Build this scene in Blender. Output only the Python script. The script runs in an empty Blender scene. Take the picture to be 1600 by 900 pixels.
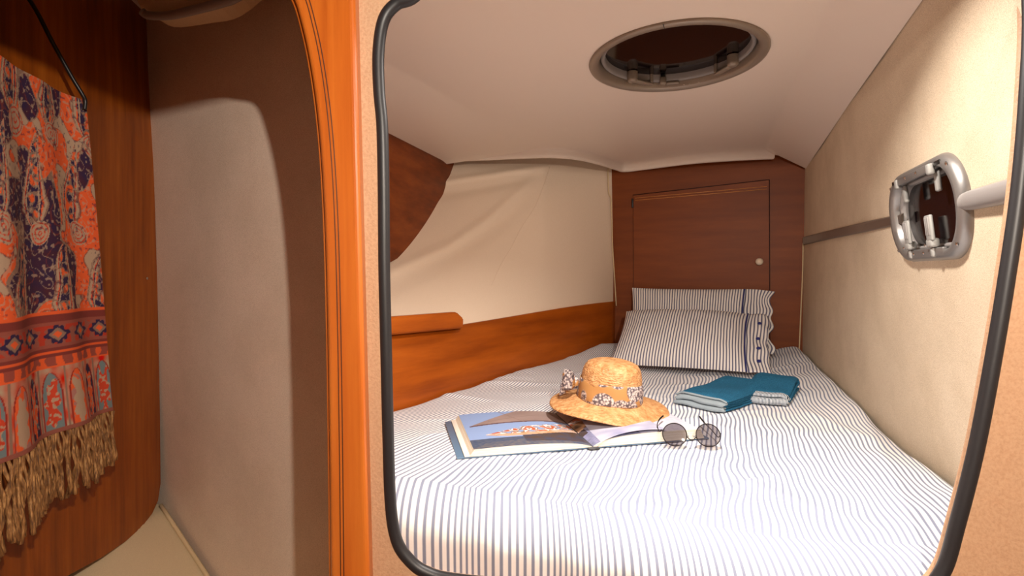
import bpy, bmesh, math, random
from math import pi, sin, cos, sqrt, atan2, radians, exp, floor
from mathutils import Vector, Matrix, noise as mn

random.seed(7)
S = bpy.context.scene
COL = S.collection
V = Vector

# ------------------------------------------------------------------ camera, light, exposure
CZ = 1.25
PITCH = math.atan(24 / 800)
cam = bpy.data.cameras.new('camera'); cam_o = bpy.data.objects.new('camera', cam); COL.objects.link(cam_o)
cam.sensor_width = 36; cam.lens = 18.0; cam.clip_start = 0.02
cam_o.location = (0, 0, CZ); cam_o.rotation_euler = (pi / 2 - PITCH, 0, 0)
S.camera = cam_o

w = bpy.data.worlds.new('world'); S.world = w; w.use_nodes = True
w.node_tree.nodes['Background'].inputs[0].default_value = (0.9, 0.85, 0.8, 1)
w.node_tree.nodes['Background'].inputs[1].default_value = 0.02

def point_light(name, loc, power, col, rad):
    l = bpy.data.lights.new(name, 'POINT'); l.energy = power; l.color = col; l.shadow_soft_size = rad
    o = bpy.data.objects.new(name, l); COL.objects.link(o); o.location = loc
    return o

def area_light(name, loc, rot, power, col, size):
    l = bpy.data.lights.new(name, 'AREA'); l.energy = power; l.color = col; l.shape = 'DISK'; l.size = size
    o = bpy.data.objects.new(name, l); COL.objects.link(o); o.location = loc; o.rotation_euler = rot
    l.spread = radians(140)
    return o

WARM = (1.0, 0.86, 0.70)
point_light('saloon_lamp', (0.20, -0.15, CZ + 0.340), 33.0, (1.0, 0.90, 0.78), 0.010)
area_light('cabin_dome_lamp', (0.30, 0.84, CZ + 0.525), (0, 0, 0), 5.7, (1.0, 0.93, 0.85), 0.10)

S.view_settings.view_transform = 'Standard'; S.view_settings.look = 'None'
S.view_settings.gamma = 1; S.view_settings.use_curve_mapping = False
S.view_settings.exposure = 0.9

# ------------------------------------------------------------------ helpers
SP, CP = sin(PITCH), cos(PITCH)
def R(px, py, Y):
    """point at distance Y ahead on the sight line through a spot of the 1600x900 photograph"""
    x = (px - 800) / 800; yc = -(py - 450) / 800
    dy = CP + yc * SP; dz = -SP + yc * CP
    k = Y / dy
    return V((x * k, Y, CZ + dz * k))

def lerp(a, b, t): return a + (b - a) * t
def sstep(a, b, x):
    t = max(0.0, min(1.0, (x - a) / (b - a))); return t * t * (3 - 2 * t)
def interp(pts, x):
    if x <= pts[0][0]: return pts[0][1]
    for (a, b), (c, d) in zip(pts, pts[1:]):
        if x <= c: return lerp(b, d, (x - a) / (c - a))
    return pts[-1][1]
def catmull(pts, n=8, closed=False):
    out = []; N = len(pts)
    rng = range(N) if closed else range(N - 1)
    for i in rng:
        if closed: p0, p1, p2, p3 = pts[i - 1], pts[i], pts[(i + 1) % N], pts[(i + 2) % N]
        else: p0, p1, p2, p3 = pts[max(i - 1, 0)], pts[i], pts[i + 1], pts[min(i + 2, N - 1)]
        p0, p1, p2, p3 = [V(p) for p in (p0, p1, p2, p3)]
        for k in range(n):
            t = k / n
            out.append(0.5 * ((2 * p1) + (p2 - p0) * t + (2 * p0 - 5 * p1 + 4 * p2 - p3) * t * t + (3 * p1 - p0 - 3 * p2 + p3) * t ** 3))
    if not closed: out.append(V(pts[-1]))
    return out

def mesh_obj(name, verts, faces, mat, parent=None, smooth=True, uvs=None):
    me = bpy.data.meshes.new(name)
    me.from_pydata([tuple(v) for v in verts], [], faces)
    if uvs is not None:
        uvl = me.uv_layers.new(name='UVMap')
        for l in me.loops: uvl.data[l.index].uv = uvs[l.vertex_index]
    mats = mat if isinstance(mat, (list, tuple)) else [mat]
    for m in mats: me.materials.append(m)
    for p in me.polygons: p.use_smooth = smooth
    me.update()
    o = bpy.data.objects.new(name, me); COL.objects.link(o)
    if parent: o.parent = parent
    return o

def bm_obj(name, bm, mat, parent=None, smooth=True):
    me = bpy.data.meshes.new(name); bm.normal_update(); bm.to_mesh(me); bm.free()
    mats = mat if isinstance(mat, (list, tuple)) else [mat]
    for m in mats: me.materials.append(m)
    for p in me.polygons: p.use_smooth = smooth
    o = bpy.data.objects.new(name, me); COL.objects.link(o)
    if parent: o.parent = parent
    return o

def tag(o, label, cat, kind=None, group=None):
    o['label'] = label; o['category'] = cat
    if kind: o['kind'] = kind
    if group: o['group'] = group
    return o

def thing(name, loc, label, cat, group=None, rz=0):
    o = bpy.data.objects.new(name, None); COL.objects.link(o); o.location = loc; o.rotation_euler = (0, 0, rz)
    o.empty_display_size = 0.02
    return tag(o, label, cat, None, group)

def adopt(parent, *kids):
    """children built in world coordinates keep their place"""
    for k in kids:
        k.parent = parent
        k.matrix_parent_inverse = Matrix.Translation(parent.location).inverted() if parent.rotation_euler.z == 0 else \
            (Matrix.Translation(parent.location) @ Matrix.Rotation(parent.rotation_euler.z, 4, 'Z')).inverted()

def grid_obj(name, nu, nv, f, mat, parent=None, uvf=None, flip=False, drop=None, cols=None):
    verts = []; uvs = []; 
    for j in range(nv + 1):
        for i in range(nu + 1):
            u, v = i / nu, j / nv
            verts.append(f(u, v))
            if uvf: uvs.append(uvf(u, v))
    faces = []
    for j in range(nv):
        for i in range(nu):
            a = j * (nu + 1) + i
            q = (a, a + 1, a + nu + 2, a + nu + 1)
            if flip: q = q[::-1]
            if drop:
                c = (V(verts[q[0]]) + V(verts[q[2]])) / 2
                if drop(c): continue
            faces.append(q)
    o = mesh_obj(name, verts, faces, mat, parent, True, uvs if uvf else None)
    if cols:
        ca = o.data.color_attributes.new('print', 'FLOAT_COLOR', 'POINT')
        flat = []
        for j in range(nv + 1):
            for i in range(nu + 1):
                c = cols(i / nu, j / nv); flat += [c[0], c[1], c[2], 1.0]
        ca.data.foreach_set('color', flat)
    return o

def tube(name, pts, rad, mat, parent=None, n=10, caps=True, closed=False, flat=1.0, upv=None):
    pts = [V(p) for p in pts]; N = len(pts)
    verts = []; faces = []
    prev = None
    for i, p in enumerate(pts):
        if closed: t = (pts[(i + 1) % N] - pts[i - 1]).normalized()
        else: t = (pts[min(i + 1, N - 1)] - pts[max(i - 1, 0)]).normalized()
        if upv is not None: a = upv - t * upv.dot(t)
        elif prev is None:
            a = V((0, 0, 1)) if abs(t.z) < 0.9 else V((1, 0, 0)); a = a - t * a.dot(t)
        else: a = prev - t * prev.dot(t)
        a.normalize(); prev = a; b = t.cross(a)
        r = rad(i / (N - 1)) if callable(rad) else rad
        for k in range(n):
            th = 2 * pi * k / n
            verts.append(p + a * (r * flat * cos(th)) + b * (r * sin(th)))
    M = N if closed else N - 1
    for i in range(M):
        for k in range(n):
            a0 = i * n + k; a1 = i * n + (k + 1) % n
            b0 = ((i + 1) % N) * n + k; b1 = ((i + 1) % N) * n + (k + 1) % n
            faces.append((a0, a1, b1, b0))
    if caps and not closed:
        faces.append(tuple(range(n - 1, -1, -1))); faces.append(tuple((N - 1) * n + k for k in range(n)))
    return mesh_obj(name, verts, faces, mat, parent)

def frame_box(name, o, ax, ay, az, size, mat, parent=None, bevel=0.003, seg=2):
    """bevelled box centred at o with axes ax, ay, az"""
    bm = bmesh.new(); bmesh.ops.create_cube(bm, size=1)
    for v in bm.verts: v.co = V((v.co.x * size[0], v.co.y * size[1], v.co.z * size[2]))
    if bevel > 0: bmesh.ops.bevel(bm, geom=bm.edges[:], offset=bevel, segments=seg, affect='EDGES', profile=0.5)
    for v in bm.verts: v.co = V(o) + ax * v.co.x + ay * v.co.y + az * v.co.z
    return bm_obj(name, bm, mat, parent, smooth=seg > 1)

def lathe(name, prof, origin, ax, ay, az, mat, parent=None, n=48, mod=None, uv=False):
    verts = []; faces = []; uvs = []
    for j, (r, h) in enumerate(prof):
        for k in range(n):
            th = 2 * pi * k / n
            rr, hh = (r, h) if mod is None else mod(r, h, th)
            verts.append(origin + ax * (rr * cos(th)) + ay * (rr * sin(th)) + az * hh)
    for j in range(len(prof) - 1):
        for k in range(n):
            a, b = j * n + k, j * n + (k + 1) % n
            faces.append((a, b, b + n, a + n))
    return mesh_obj(name, verts, faces, mat, parent)

def plate(name, outer, holes, half, bevel, mapf, mat, parent=None, smooth=False):
    """flat board with holes: 2-D outlines filled, thickened and bevelled, then placed by mapf(x, z, depth)"""
    cu = bpy.data.curves.new('tmp_outline', 'CURVE'); cu.dimensions = '2D'; cu.fill_mode = 'BOTH'
    cu.extrude = half; cu.bevel_depth = bevel; cu.bevel_resolution = 3; cu.offset = -bevel
    for poly in [outer] + list(holes):
        sp = cu.splines.new('POLY'); sp.points.add(len(poly) - 1); sp.use_cyclic_u = True
        for p, q in zip(sp.points, poly): p.co = (q[0], q[1], 0, 1)
    t = bpy.data.objects.new('tmp_outline', cu); COL.objects.link(t)
    dg = bpy.context.evaluated_depsgraph_get()
    me = bpy.data.meshes.new_from_object(t.evaluated_get(dg)); bpy.data.objects.remove(t); bpy.data.curves.remove(cu)
    for v in me.vertices: v.co = mapf(v.co.x, v.co.y, v.co.z)
    me.name = name; me.materials.clear(); me.materials.append(mat)
    for p in me.polygons: p.use_smooth = smooth; p.material_index = 0
    o = bpy.data.objects.new(name, me); COL.objects.link(o)
    if parent: o.parent = parent
    return o

# ------------------------------------------------------------------ materials
def srgb(r, g, b):
    f = lambda c: (c / 255) / 12.92 if c / 255 <= 0.04045 else ((c / 255 + 0.055) / 1.055) ** 2.4
    return (f(r), f(g), f(b), 1)

def new_mat(name, col=(0.8, 0.8, 0.8, 1), rough=0.6, metal=0.0, spec=0.5):
    m = bpy.data.materials.new(name); m.use_nodes = True
    b = m.node_tree.nodes['Principled BSDF']
    b.inputs['Base Color'].default_value = col; b.inputs['Roughness'].default_value = rough
    b.inputs['Metallic'].default_value = metal; b.inputs['Specular IOR Level'].default_value = spec
    return m, m.node_tree, b

def coords(nt, scale=(1, 1, 1), rotz=0.0, kind='Object'):
    tc = nt.nodes.new('ShaderNodeTexCoord'); mp = nt.nodes.new('ShaderNodeMapping')
    mp.vector_type = 'POINT'
    # rotate first, then scale
    mp.inputs['Rotation'].default_value = (0, 0, rotz)
    sc = nt.nodes.new('ShaderNodeVectorMath'); sc.operation = 'MULTIPLY'; sc.inputs[1].default_value = scale
    nt.links.new(tc.outputs[kind], mp.inputs[0]); nt.links.new(mp.outputs[0], sc.inputs[0])
    return sc.outputs[0]

def ntex(nt, vec, scale, detail=4, rough=0.55):
    n = nt.nodes.new('ShaderNodeTexNoise'); n.inputs['Scale'].default_value = scale
    n.inputs['Detail'].default_value = detail; n.inputs['Roughness'].default_value = rough
    nt.links.new(vec, n.inputs['Vector']); return n.outputs['Fac']

def ramp(nt, fac, stops):
    r = nt.nodes.new('ShaderNodeValToRGB'); e = r.color_ramp.elements
    e[0].position, e[0].color = stops[0]; e[1].position, e[1].color = stops[-1]
    for p, c in stops[1:-1]:
        k = e.new(p); k.color = c
    nt.links.new(fac, r.inputs[0]); return r.outputs[0]

def bump(nt, b, h, strength, dist):
    n = nt.nodes.new('ShaderNodeBump'); n.inputs['Strength'].default_value = strength; n.inputs['Distance'].default_value = dist
    nt.links.new(h, n.inputs['Height']); nt.links.new(n.outputs[0], b.inputs['Normal'])

def wood(name, c0, c1, c2, scale, rotz, rough=0.3, coat=0.25):
    m, nt, b = new_mat(name, c1, rough)
    vec = coords(nt, scale, rotz)
    f = ntex(nt, vec, 1.0, 6, 0.6)
    big = ntex(nt, coords(nt, tuple(s * 0.16 for s in scale), rotz), 1.0, 3, 0.5)
    mx = nt.nodes.new('ShaderNodeMath'); mx.operation = 'MULTIPLY_ADD'; mx.inputs[1].default_value = 0.55
    nt.links.new(f, mx.inputs[0])
    m2 = nt.nodes.new('ShaderNodeMath'); m2.operation = 'MULTIPLY'; m2.inputs[1].default_value = 0.45
    nt.links.new(big, m2.inputs[0]); nt.links.new(m2.outputs[0], mx.inputs[2])
    c = ramp(nt, mx.outputs[0], [(0.34, c0), (0.5, c1), (0.66, c2)])
    nt.links.new(c, b.inputs['Base Color'])
    b.inputs['Specular IOR Level'].default_value = 0.5 if coat > 0.1 else 0.25
    b.inputs['Coat Weight'].default_value = coat; b.inputs['Coat Roughness'].default_value = 0.22
    fine = ntex(nt, vec, 6.0, 2, 0.5)
    bump(nt, b, fine, 0.08, 0.001)
    return m

def vinyl(name, c, c2, scale=900, strength=0.35, rough=0.65, dist=0.0006, big=0.0):
    m, nt, b = new_mat(name, c, rough)
    vec = coords(nt)
    f = ntex(nt, vec, scale, 2, 0.6)
    cc = ramp(nt, f, [(0.3, c2), (0.6, c)])
    if big:
        g = ntex(nt, vec, 5, 4, 0.6)
        mx = nt.nodes.new('ShaderNodeMix'); mx.data_type = 'RGBA'; mx.blend_type = 'MULTIPLY'
        mx.inputs[0].default_value = big
        g2 = ramp(nt, g, [(0.3, (0.72, 0.68, 0.62, 1)), (0.6, (1, 1, 1, 1))])
        nt.links.new(cc, mx.inputs[6]); nt.links.new(g2, mx.inputs[7]); cc = mx.outputs[2]
    nt.links.new(cc, b.inputs['Base Color'])
    bump(nt, b, f, strength, dist)
    return m

def stripe_mat(name, white, dark, period, duty, rough=0.9, bstr=0.25):
    """woven ticking stripe running along V of the UV map; U is in metres"""
    m, nt, b = new_mat(name, white, rough, spec=0.15)
    tc = nt.nodes.new('ShaderNodeTexCoord'); sx = nt.nodes.new('ShaderNodeSeparateXYZ')
    nt.links.new(tc.outputs['UV'], sx.inputs[0])
    d = nt.nodes.new('ShaderNodeMath'); d.operation = 'DIVIDE'; d.inputs[1].default_value = period
    nt.links.new(sx.outputs[0], d.inputs[0])
    fr = nt.nodes.new('ShaderNodeMath'); fr.operation = 'FRACT'; nt.links.new(d.outputs[0], fr.inputs[0])
    e = 0.06; a = 0.5 - duty / 2; z = 0.5 + duty / 2
    c = ramp(nt, fr.outputs[0], [(a - e, white), (a + e, dark), (z - e, dark), (z + e, white)])
    nt.links.new(c, b.inputs['Base Color'])
    f = ntex(nt, coords(nt), 60, 4, 0.6)
    bump(nt, b, f, bstr, 0.004)
    return m

W_BACK = wood('wood_bulkhead', srgb(102, 46, 9), srgb(117, 55, 12), srgb(132, 65, 18), (2.5, 16, 20), radians(22), 0.48, 0.0)
W_LEFT = wood('wood_berth_board', srgb(138, 62, 10), srgb(172, 84, 16), srgb(190, 100, 24), (2.5, 20, 22), radians(-52), 0.42, 0.06)
W_PANEL = wood('wood_upper_panel', srgb(96, 42, 12), srgb(126, 58, 18), srgb(150, 76, 26), (22, 3.5, 26), radians(0), 0.45, 0.05)
W_ARCH = wood('wood_arch', srgb(160, 74, 20), srgb(180, 92, 28), srgb(194, 108, 38), (60, 60, 3.0), 0, 0.3, 0.35)
W_ALC = wood('wood_alcove', srgb(112, 52, 8), srgb(146, 72, 12), srgb(170, 92, 22), (45, 45, 3.5), 0, 0.4, 0.08)
W_DARK, _, _ = new_mat('dark_groove', srgb(60, 22, 8), 0.6)
M_LINE, _, _ = new_mat('pale_inlay', srgb(222, 150, 78), 0.4)
M_CEIL, nt_, b_ = new_mat('gelcoat_headliner', srgb(238, 223, 210), 0.42, spec=0.4)
bump(nt_, b_, ntex(nt_, coords(nt_), 14, 3), 0.05, 0.01)
M_HULL = vinyl('hull_carpet', srgb(232, 214, 188), srgb(196, 174, 146), 700, 0.5, 0.9, 0.0012, 0.5)
M_LIN = vinyl('side_lining_vinyl', srgb(244, 222, 200), srgb(228, 204, 178), 1100, 0.2, 0.6, 0.0004)
M_ALCW = vinyl('alcove_carpet', srgb(238, 218, 200), srgb(208, 186, 166), 600, 0.6, 0.95, 0.0012, 0.35)
M_FRONT = vinyl('frame_leatherette', srgb(188, 150, 118), srgb(176, 136, 104), 260, 0.6, 0.55, 0.0012)
M_CREAM = vinyl('cream_cushion', srgb(224, 204, 168), srgb(206, 184, 148), 900, 0.2, 0.6, 0.0004)
M_PIPE, _, _ = new_mat('piping_cream', srgb(214, 190, 150), 0.55)
M_RUB, _, _ = new_mat('black_rubber', srgb(34, 32, 34), 0.45, spec=0.4)
M_SILV, _, _ = new_mat('silver_plastic', srgb(148, 145, 143), 0.38, 0.7)
M_GREYM, _, _ = new_mat('hatch_grey', srgb(150, 136, 122), 0.4, 0.35)
M_LGREY, _, _ = new_mat('latch_grey', srgb(150, 148, 144), 0.5)
M_STEEL, _, _ = new_mat('screw_steel', srgb(210, 208, 204), 0.2, 1.0)
M_DARK, _, _ = new_mat('smoked_glass', srgb(20, 12, 14), 0.08, spec=0.5)
M_CHROME, _, _ = new_mat('brushed_knob', srgb(236, 222, 200), 0.22, 0.25)
M_BLACK, _, _ = new_mat('black_plastic', srgb(20, 18, 18), 0.4)
M_RAIL, _, _ = new_mat('grey_rail', srgb(140, 134, 131), 0.45)
M_STRIP, _, _ = new_mat('shaded_strip', srgb(120, 104, 92), 0.5)  # rail material again, darkened: shade painted into the left piece
M_SHEET = stripe_mat('striped_sheet', srgb(246, 244, 244), srgb(136, 142, 164), 0.0109, 0.40, 0.9, 0.25)
M_PILLOW = stripe_mat('striped_pillowcase', srgb(240, 234, 228), srgb(96, 96, 122), 0.0112, 0.40, 0.9, 0.2)
M_NAVY, _, _ = new_mat('navy_cord', srgb(40, 44, 110), 0.8)
M_SAL = vinyl('saloon_lining', srgb(140, 120, 102), srgb(122, 104, 88), 600)
M_TEAK = wood('corridor_teak', srgb(110, 60, 26), srgb(140, 80, 38), srgb(160, 96, 48), (30, 3, 30), 0)

# ------------------------------------------------------------------ planes of the place (metres ahead / right of the camera)
def YP(X): return 0.68 - 0.11 * X                       # plane of the doorway and the arch
def XL(Y): return -0.35 + 0.773 * (Y - 1.46)            # wooden board along the bunk
def XRB(Y): return 0.849 + 0.335 * (Y - 0.963)          # foot of hull side
def XRT(Y): return 0.691 + 0.425 * (Y - 0.864)          # top of hull side
def YB(X): return 2.58 - 0.42 * (X - 0.50)              # bulkhead at the head of the bunk
def XPN(Y): return -0.965 + 0.296 * Y                   # upper wooden panel
def XAW(Y): return -1.03 - 1.61 * (Y - 1.50)            # carpeted wall of the alcove
def XPT(Y): return -0.222 - 0.305 * (Y - 0.70)          # short partition behind the door post
def XAP(Y): return -0.73 - 0.20 * Y                     # wooden wall of the alcove
BB = V((0.922, -0.387, 0)); BN = V((-0.387, -0.922, 0)); UP = V((0, 0, 1))

# hull side on the right
def xr(Y, z):
    t = (z - (CZ - 0.40)) / 0.86
    return lerp(XRB(Y), XRT(Y), t)
PC_Y, PC_Z = 0.960, CZ + 0.113
PT = V((0.375, 0.927, 0)).normalized()
PCEN = V((xr(PC_Y, PC_Z), PC_Y, PC_Z))
_t1 = (V((xr(PC_Y + 0.15, PC_Z), PC_Y + 0.15, PC_Z)) - V((xr(PC_Y - 0.15, PC_Z), PC_Y - 0.15, PC_Z))).normalized()
_t2 = (V((xr(PC_Y, PC_Z + 0.1), PC_Y, PC_Z + 0.1)) - V((xr(PC_Y, PC_Z - 0.1), PC_Y, PC_Z - 0.1))).normalized()
PN = _t2.cross(_t1).normalized()
if PN.x > 0: PN = -PN
PU = _t1; PV = PN.cross(PU).normalized()
if PV.z < 0: PV = -PV
PHW, PHH = 0.174, 0.091
def rr_pts(hw, hh, r, n=10):
    out = []
    for cx, cy, a0 in ((hw - r, hh - r, 0), (-(hw - r), hh - r, pi / 2), (-(hw - r), -(hh - r), pi), (hw - r, -(hh - r), 1.5 * pi)):
        for k in range(n + 1):
            a = a0 + k / n * pi / 2
            out.append((cx + r * cos(a), cy + r * sin(a)))
    return out
def in_port(c):
    d = V(c) - PCEN; a = abs(d.dot(PU)); b = abs(d.dot(PV)); r = 0.07
    hw, hh = PHW - 0.018, PHH - 0.018
    qx, qy = max(a - (hw - r), 0), max(b - (hh - r), 0)
    return sqrt(qx * qx + qy * qy) < r
def wr(u, v):
    Y = lerp(0.55, 2.30, u); z = lerp(CZ - 0.75, CZ + 0.60, v)
    x = xr(Y, z) + 0.0035 * mn.noise(V((Y * 3, z * 4, 1)))
    return V((x, Y, z))
wall_right = grid_obj('wall_right', 175, 135, wr, M_HULL, flip=True, drop=in_port)
tag(wall_right, 'cream carpeted hull side on the right with the porthole in it', 'wall', 'structure')

# bulkhead at the head of the bunk
def bk(u, v):
    X = lerp(0.44, 1.42, u); return V((X, YB(X), lerp(CZ - 0.8, CZ + 0.62, v)))
wall_back = grid_obj('wall_back', 2, 2, bk, W_BACK)
tag(wall_back, 'dark mahogany bulkhead behind the pillows', 'wall', 'structure')
# cream piping down the bulkhead's right and left edges
def edge_line(pts, r, name, label):
    o = tube(name, catmull(pts, 6), r, M_PIPE, n=8); tag(o, label, 'trim', 'structure'); return o
pr = []
for z in (0.13, 0.0, -0.1, -0.2, -0.3, -0.37):
    Y = 2.25
    for _ in range(20): XR = xr(Y, CZ + z); Y = YB(XR)
    pr.append(V((XR - 0.004 + 0.022 * min(0, z), YB(XR - 0.004 + 0.022 * min(0, z)) - 0.003, CZ + z)))
edge_line(pr, 0.0028, 'trim_1', 'thin cream piping where the bulkhead meets the right hull side')
pl = [R(950, 262, 2.55), R(951, 300, 2.55), R(955, 314, 2.55), R(957, 380, 2.555), R(960, 430, 2.56), R(963, 478, 2.56)]
edge_line(pl, 0.0028, 'trim_2', 'thin cream piping at the left edge of the mahogany bulkhead')

# side lining: vinyl stretched over the flare of the hull above the board
BT = CZ - 0.158
def dB(px): return 1.4786 / (0.773 - (px - 800) / 800)
def lin(u, v):
    px = lerp(445, 966, u)
    d0 = dB(px); zt = lerp(-0.172, -0.147, sstep(600, 960, px))
    B = V(((px - 800) / 800 * d0, d0 + 0.004, CZ + zt - 0.02))
    dT = interp([(420, 2.15), (560, 2.34), (700, 2.43), (850, 2.44), (966, 2.60)], px)
    T = V(((px - 800) / 800 * dT, dT, CZ + 0.60))
    P = B.lerp(T, v)
    k = 1 - (px - 420) / 546
    P.y += 4 * v * (1 - v) ** 1.1 * 0.17 * (k ** 0.8) * (dT - d0) / 0.9
    P.x = (px - 800) / 800 * P.y
    # puckers in the stretched vinyl
    sy = 426 - (P.z - CZ) / P.y * 800
    def ridge(pts, wdt, amp):
        yy = interp(pts, px); d = (sy - yy) / wdt
        return amp * exp(-d * d)
    off = ridge([(520, 470), (600, 428), (700, 385), (760, 345), (810, 300), (850, 262), (960, 180)], 9, 0.012) * sstep(870, 760, px)
    off += ridge([(520, 500), (600, 455), (700, 405), (780, 352), (850, 285), (960, 190)], 16, -0.010) * sstep(880, 740, px)
    off += ridge([(600, 300), (700, 284), (790, 270), (850, 262), (960, 250)], 5, 0.010) * sstep(900, 800, px)
    off += ridge([(600, 322), (700, 303), (800, 286), (870, 270)], 8, -0.008) * sstep(880, 800, px)
    off += 0.006 * mn.noise(V((px / 60, sy / 90, 3)))
    P.y -= off; P.x -= off * 0.3 * -1
    return P
wall_left = grid_obj('wall_left', 150, 110, lin, M_LIN, flip=False)
tag(wall_left, 'cream vinyl side lining with puckers above the wooden bunk board', 'wall', 'structure')
# stitched seam lying on the lining
def lin_at(px, sy):
    u = (px - 445) / 521; best = None
    for k in range(201):
        P = lin(u, k / 200); s = 426 - (P.z - CZ) / P.y * 800
        if best is None or abs(s - sy) < best[0]: best = (abs(s - sy), P)
    return best[1]
seam = [lin_at(*p) - V((0, 0.0015, 0)) for p in ((858, 262), (850, 290), (835, 325), (815, 355), (800, 385), (785, 410), (768, 445))]
o = tube('seam_stitching', catmull(seam, 5), 0.0009, M_LIN, n=6); adopt(wall_left, o)

# wooden board along the bunk
def board(u, v):
    Y = lerp(1.215, 2.60, u); zt = lerp(-0.178, -0.145, sstep(1.44, 2.5, Y))
    return V((XL(Y), Y, lerp(CZ - 0.62, CZ + zt, v)))
bo = grid_obj('wall_berth_side', 24, 2, board, W_LEFT)
sm = bo.modifiers.new('thick', 'SOLIDIFY'); sm.thickness = 0.014; sm.offset = 0
tag(bo, 'long orange-brown wooden board running along the left of the bunk', 'wall', 'structure')

# small fiddle rail at the board's top left
e1 = V((0.612, 0.791, 0)).normalized()
fr_prof = [R(560, 498, 1.36), R(712, 487, 1.655), R(724, 497, 1.68), R(726, 505, 1.68), R(722, 512, 1.675), R(560, 527, 1.36)]
nrm = V((0.791, -0.612, 0))
def on_board(p, off):
    d0 = V((XL(p.y), p.y, p.z)); return d0 + nrm * off
bm = bmesh.new()
outl = []
for p, q in zip(fr_prof, fr_prof[1:] + fr_prof[:1]): outl.append(V(p))
fv = [bm.verts.new(on_board(p, 0.030)) for p in outl]; bv = [bm.verts.new(on_board(p, 0.004)) for p in outl]
bm.faces.new(fv[::-1]); bm.faces.new(bv)
for i in range(len(outl)):
    j = (i + 1) % len(outl); bm.faces.new((fv[i], fv[j], bv[j], bv[i]))
bmesh.ops.recalc_face_normals(bm, faces=bm.faces[:])
bmesh.ops.bevel(bm, geom=[e for e in bm.edges], offset=0.004, segments=3, affect='EDGES')
fd = bm_obj('shelf_rail', bm, W_LEFT, smooth=False)
tag(fd, 'short wooden rail with a chamfered end on top of the bunk board', 'rail')

# upper wooden panel at the left
cur = catmull([(710, 258), (709, 268), (700, 287), (686, 320), (668, 355), (650, 383), (630, 399), (600, 413), (560, 432), (500, 470)], 6)
def pn_pt(px, py):
    Y = 0.965 / (0.296 - (px - 800) / 800); return R(px, py, Y)
pan = [pn_pt(p.x, p.y) for p in [V((q[0], q[1], 0)) for q in cur]]
top = [V((XPN(1.25), 1.25, CZ + 0.56)), V((XPN(2.40), 2.40, CZ + 0.56))]
bm = bmesh.new()
ol = pan + [V((XPN(1.25), 1.25, pan[-1].z)), top[0], top[1]]
n_p = V((0.296, -1, 0)).cross(UP).normalized()
if n_p.x < 0: n_p = -n_p
f1 = [bm.verts.new(p) for p in ol]; f2 = [bm.verts.new(p - n_p * 0.016) for p in ol]
bm.faces.new(f1); bm.faces.new(f2[::-1])
for i in range(len(ol)):
    j = (i + 1) % len(ol); bm.faces.new((f1[j], f1[i], f2[i], f2[j]))
bmesh.ops.triangulate(bm, faces=[f for f in bm.faces if len(f.verts) > 4]); bmesh.ops.recalc_face_normals(bm, faces=bm.faces[:])
up = bm_obj('wall_locker_side', bm, W_PANEL, smooth=False)
tag(up, 'dark wooden panel with a curved lower edge below the left of the headliner', 'wall', 'structure')

# ------------------------------------------------------------------ headliner with lip and chamfers
LIP = [(-0.62, 2.32), (-0.329, 2.29), (-0.1125, 2.255), (0.05, 2.222), (0.166, 2.21), (0.28, 2.245), (0.40, 2.35), (0.50, 2.47), (0.556, 2.52), (0.646, 2.46), (0.816, 2.335), (0.984, 2.268), (1.139, 2.235), (1.40, 2.20)]
LIPS = catmull([(a, b, 0) for a, b in LIP], 8); LIPT = [(p.x, p.y) for p in LIPS]
def YLp(X): return interp(LIPT, X)
ZF = CZ + 0.535
def zceil(X, Y):
    xr_ = -0.326 + 0.494 * (Y - 1.305); xe = XPN(Y)
    z = ZF
    a = (xr_ - X) / max(xr_ - xe, 0.03)
    fade = sstep(2.25, 1.9, Y)
    z -= 0.048 * max(0.0, sqrt(a * a + 0.0006) / 2 + a / 2) * 1.0
    xq = 0.61 + 0.394 * (Y - 0.995); xo = XRT(Y)
    b = (X - xq) / (xo - xq)
    zo = interp([(0.8, 0.462), (1.4, 0.462), (2.25, 0.446)], Y)
    z -= (0.535 - zo) * max(0.0, sqrt(b * b + 0.0006) / 2 + b / 2)
    # soft cove above the lip
    dl = YLp(X) - Y
    if X < 1.14: z -= 0.006 * exp(-(dl / 0.03) ** 2)
    return z
def cl(u, v):
    Y = lerp(0.66, 2.3, v); 
    for _ in range(6):
        xl = max(XPN(Y), min(XPT(Y), XAW(Y)) + 0.012); xo = XRT(Y) - 0.002
        X = lerp(xl, xo, u); Y = lerp(YP(X) + 0.01, YLp(X), v)
    return V((X, Y, zceil(X, Y)))
HC = V((0.411, 1.305, ZF)); HR = 0.215
ceil = grid_obj('ceiling', 170, 150, cl, M_CEIL, drop=lambda c: sqrt((c.x - HC.x) ** 2 + (c.y - HC.y) ** 2) < HR - 0.02)
tag(ceil, 'smooth cream moulded headliner over the bunk', 'ceiling', 'structure')
# rolled lip along the back edge
lv = []; lf = []
cols_ = [p for p in LIPS if p.x < 1.16]
prof = [(-0.020, 0.531), (-0.008, 0.527), (-0.002, 0.518), (0.000, 0.508), (0.002, 0.499), (0.010, 0.494), (0.022, 0.495), (0.03, 0.503), (0.03, 0.56)]
for p in cols_:
    for dy, z in prof: lv.append((p.x, p.y + dy, CZ + z))
n_ = len(prof)
for i in range(len(cols_) - 1):
    for k in range(n_ - 1):
        lf.append((i * n_ + k, (i + 1) * n_ + k, (i + 1) * n_ + k + 1, i * n_ + k + 1))
lip = mesh_obj('trim_3', lv, lf, M_CEIL)
tag(lip, 'rolled cream lip along the rear edge of the headliner', 'trim', 'structure')
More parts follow.
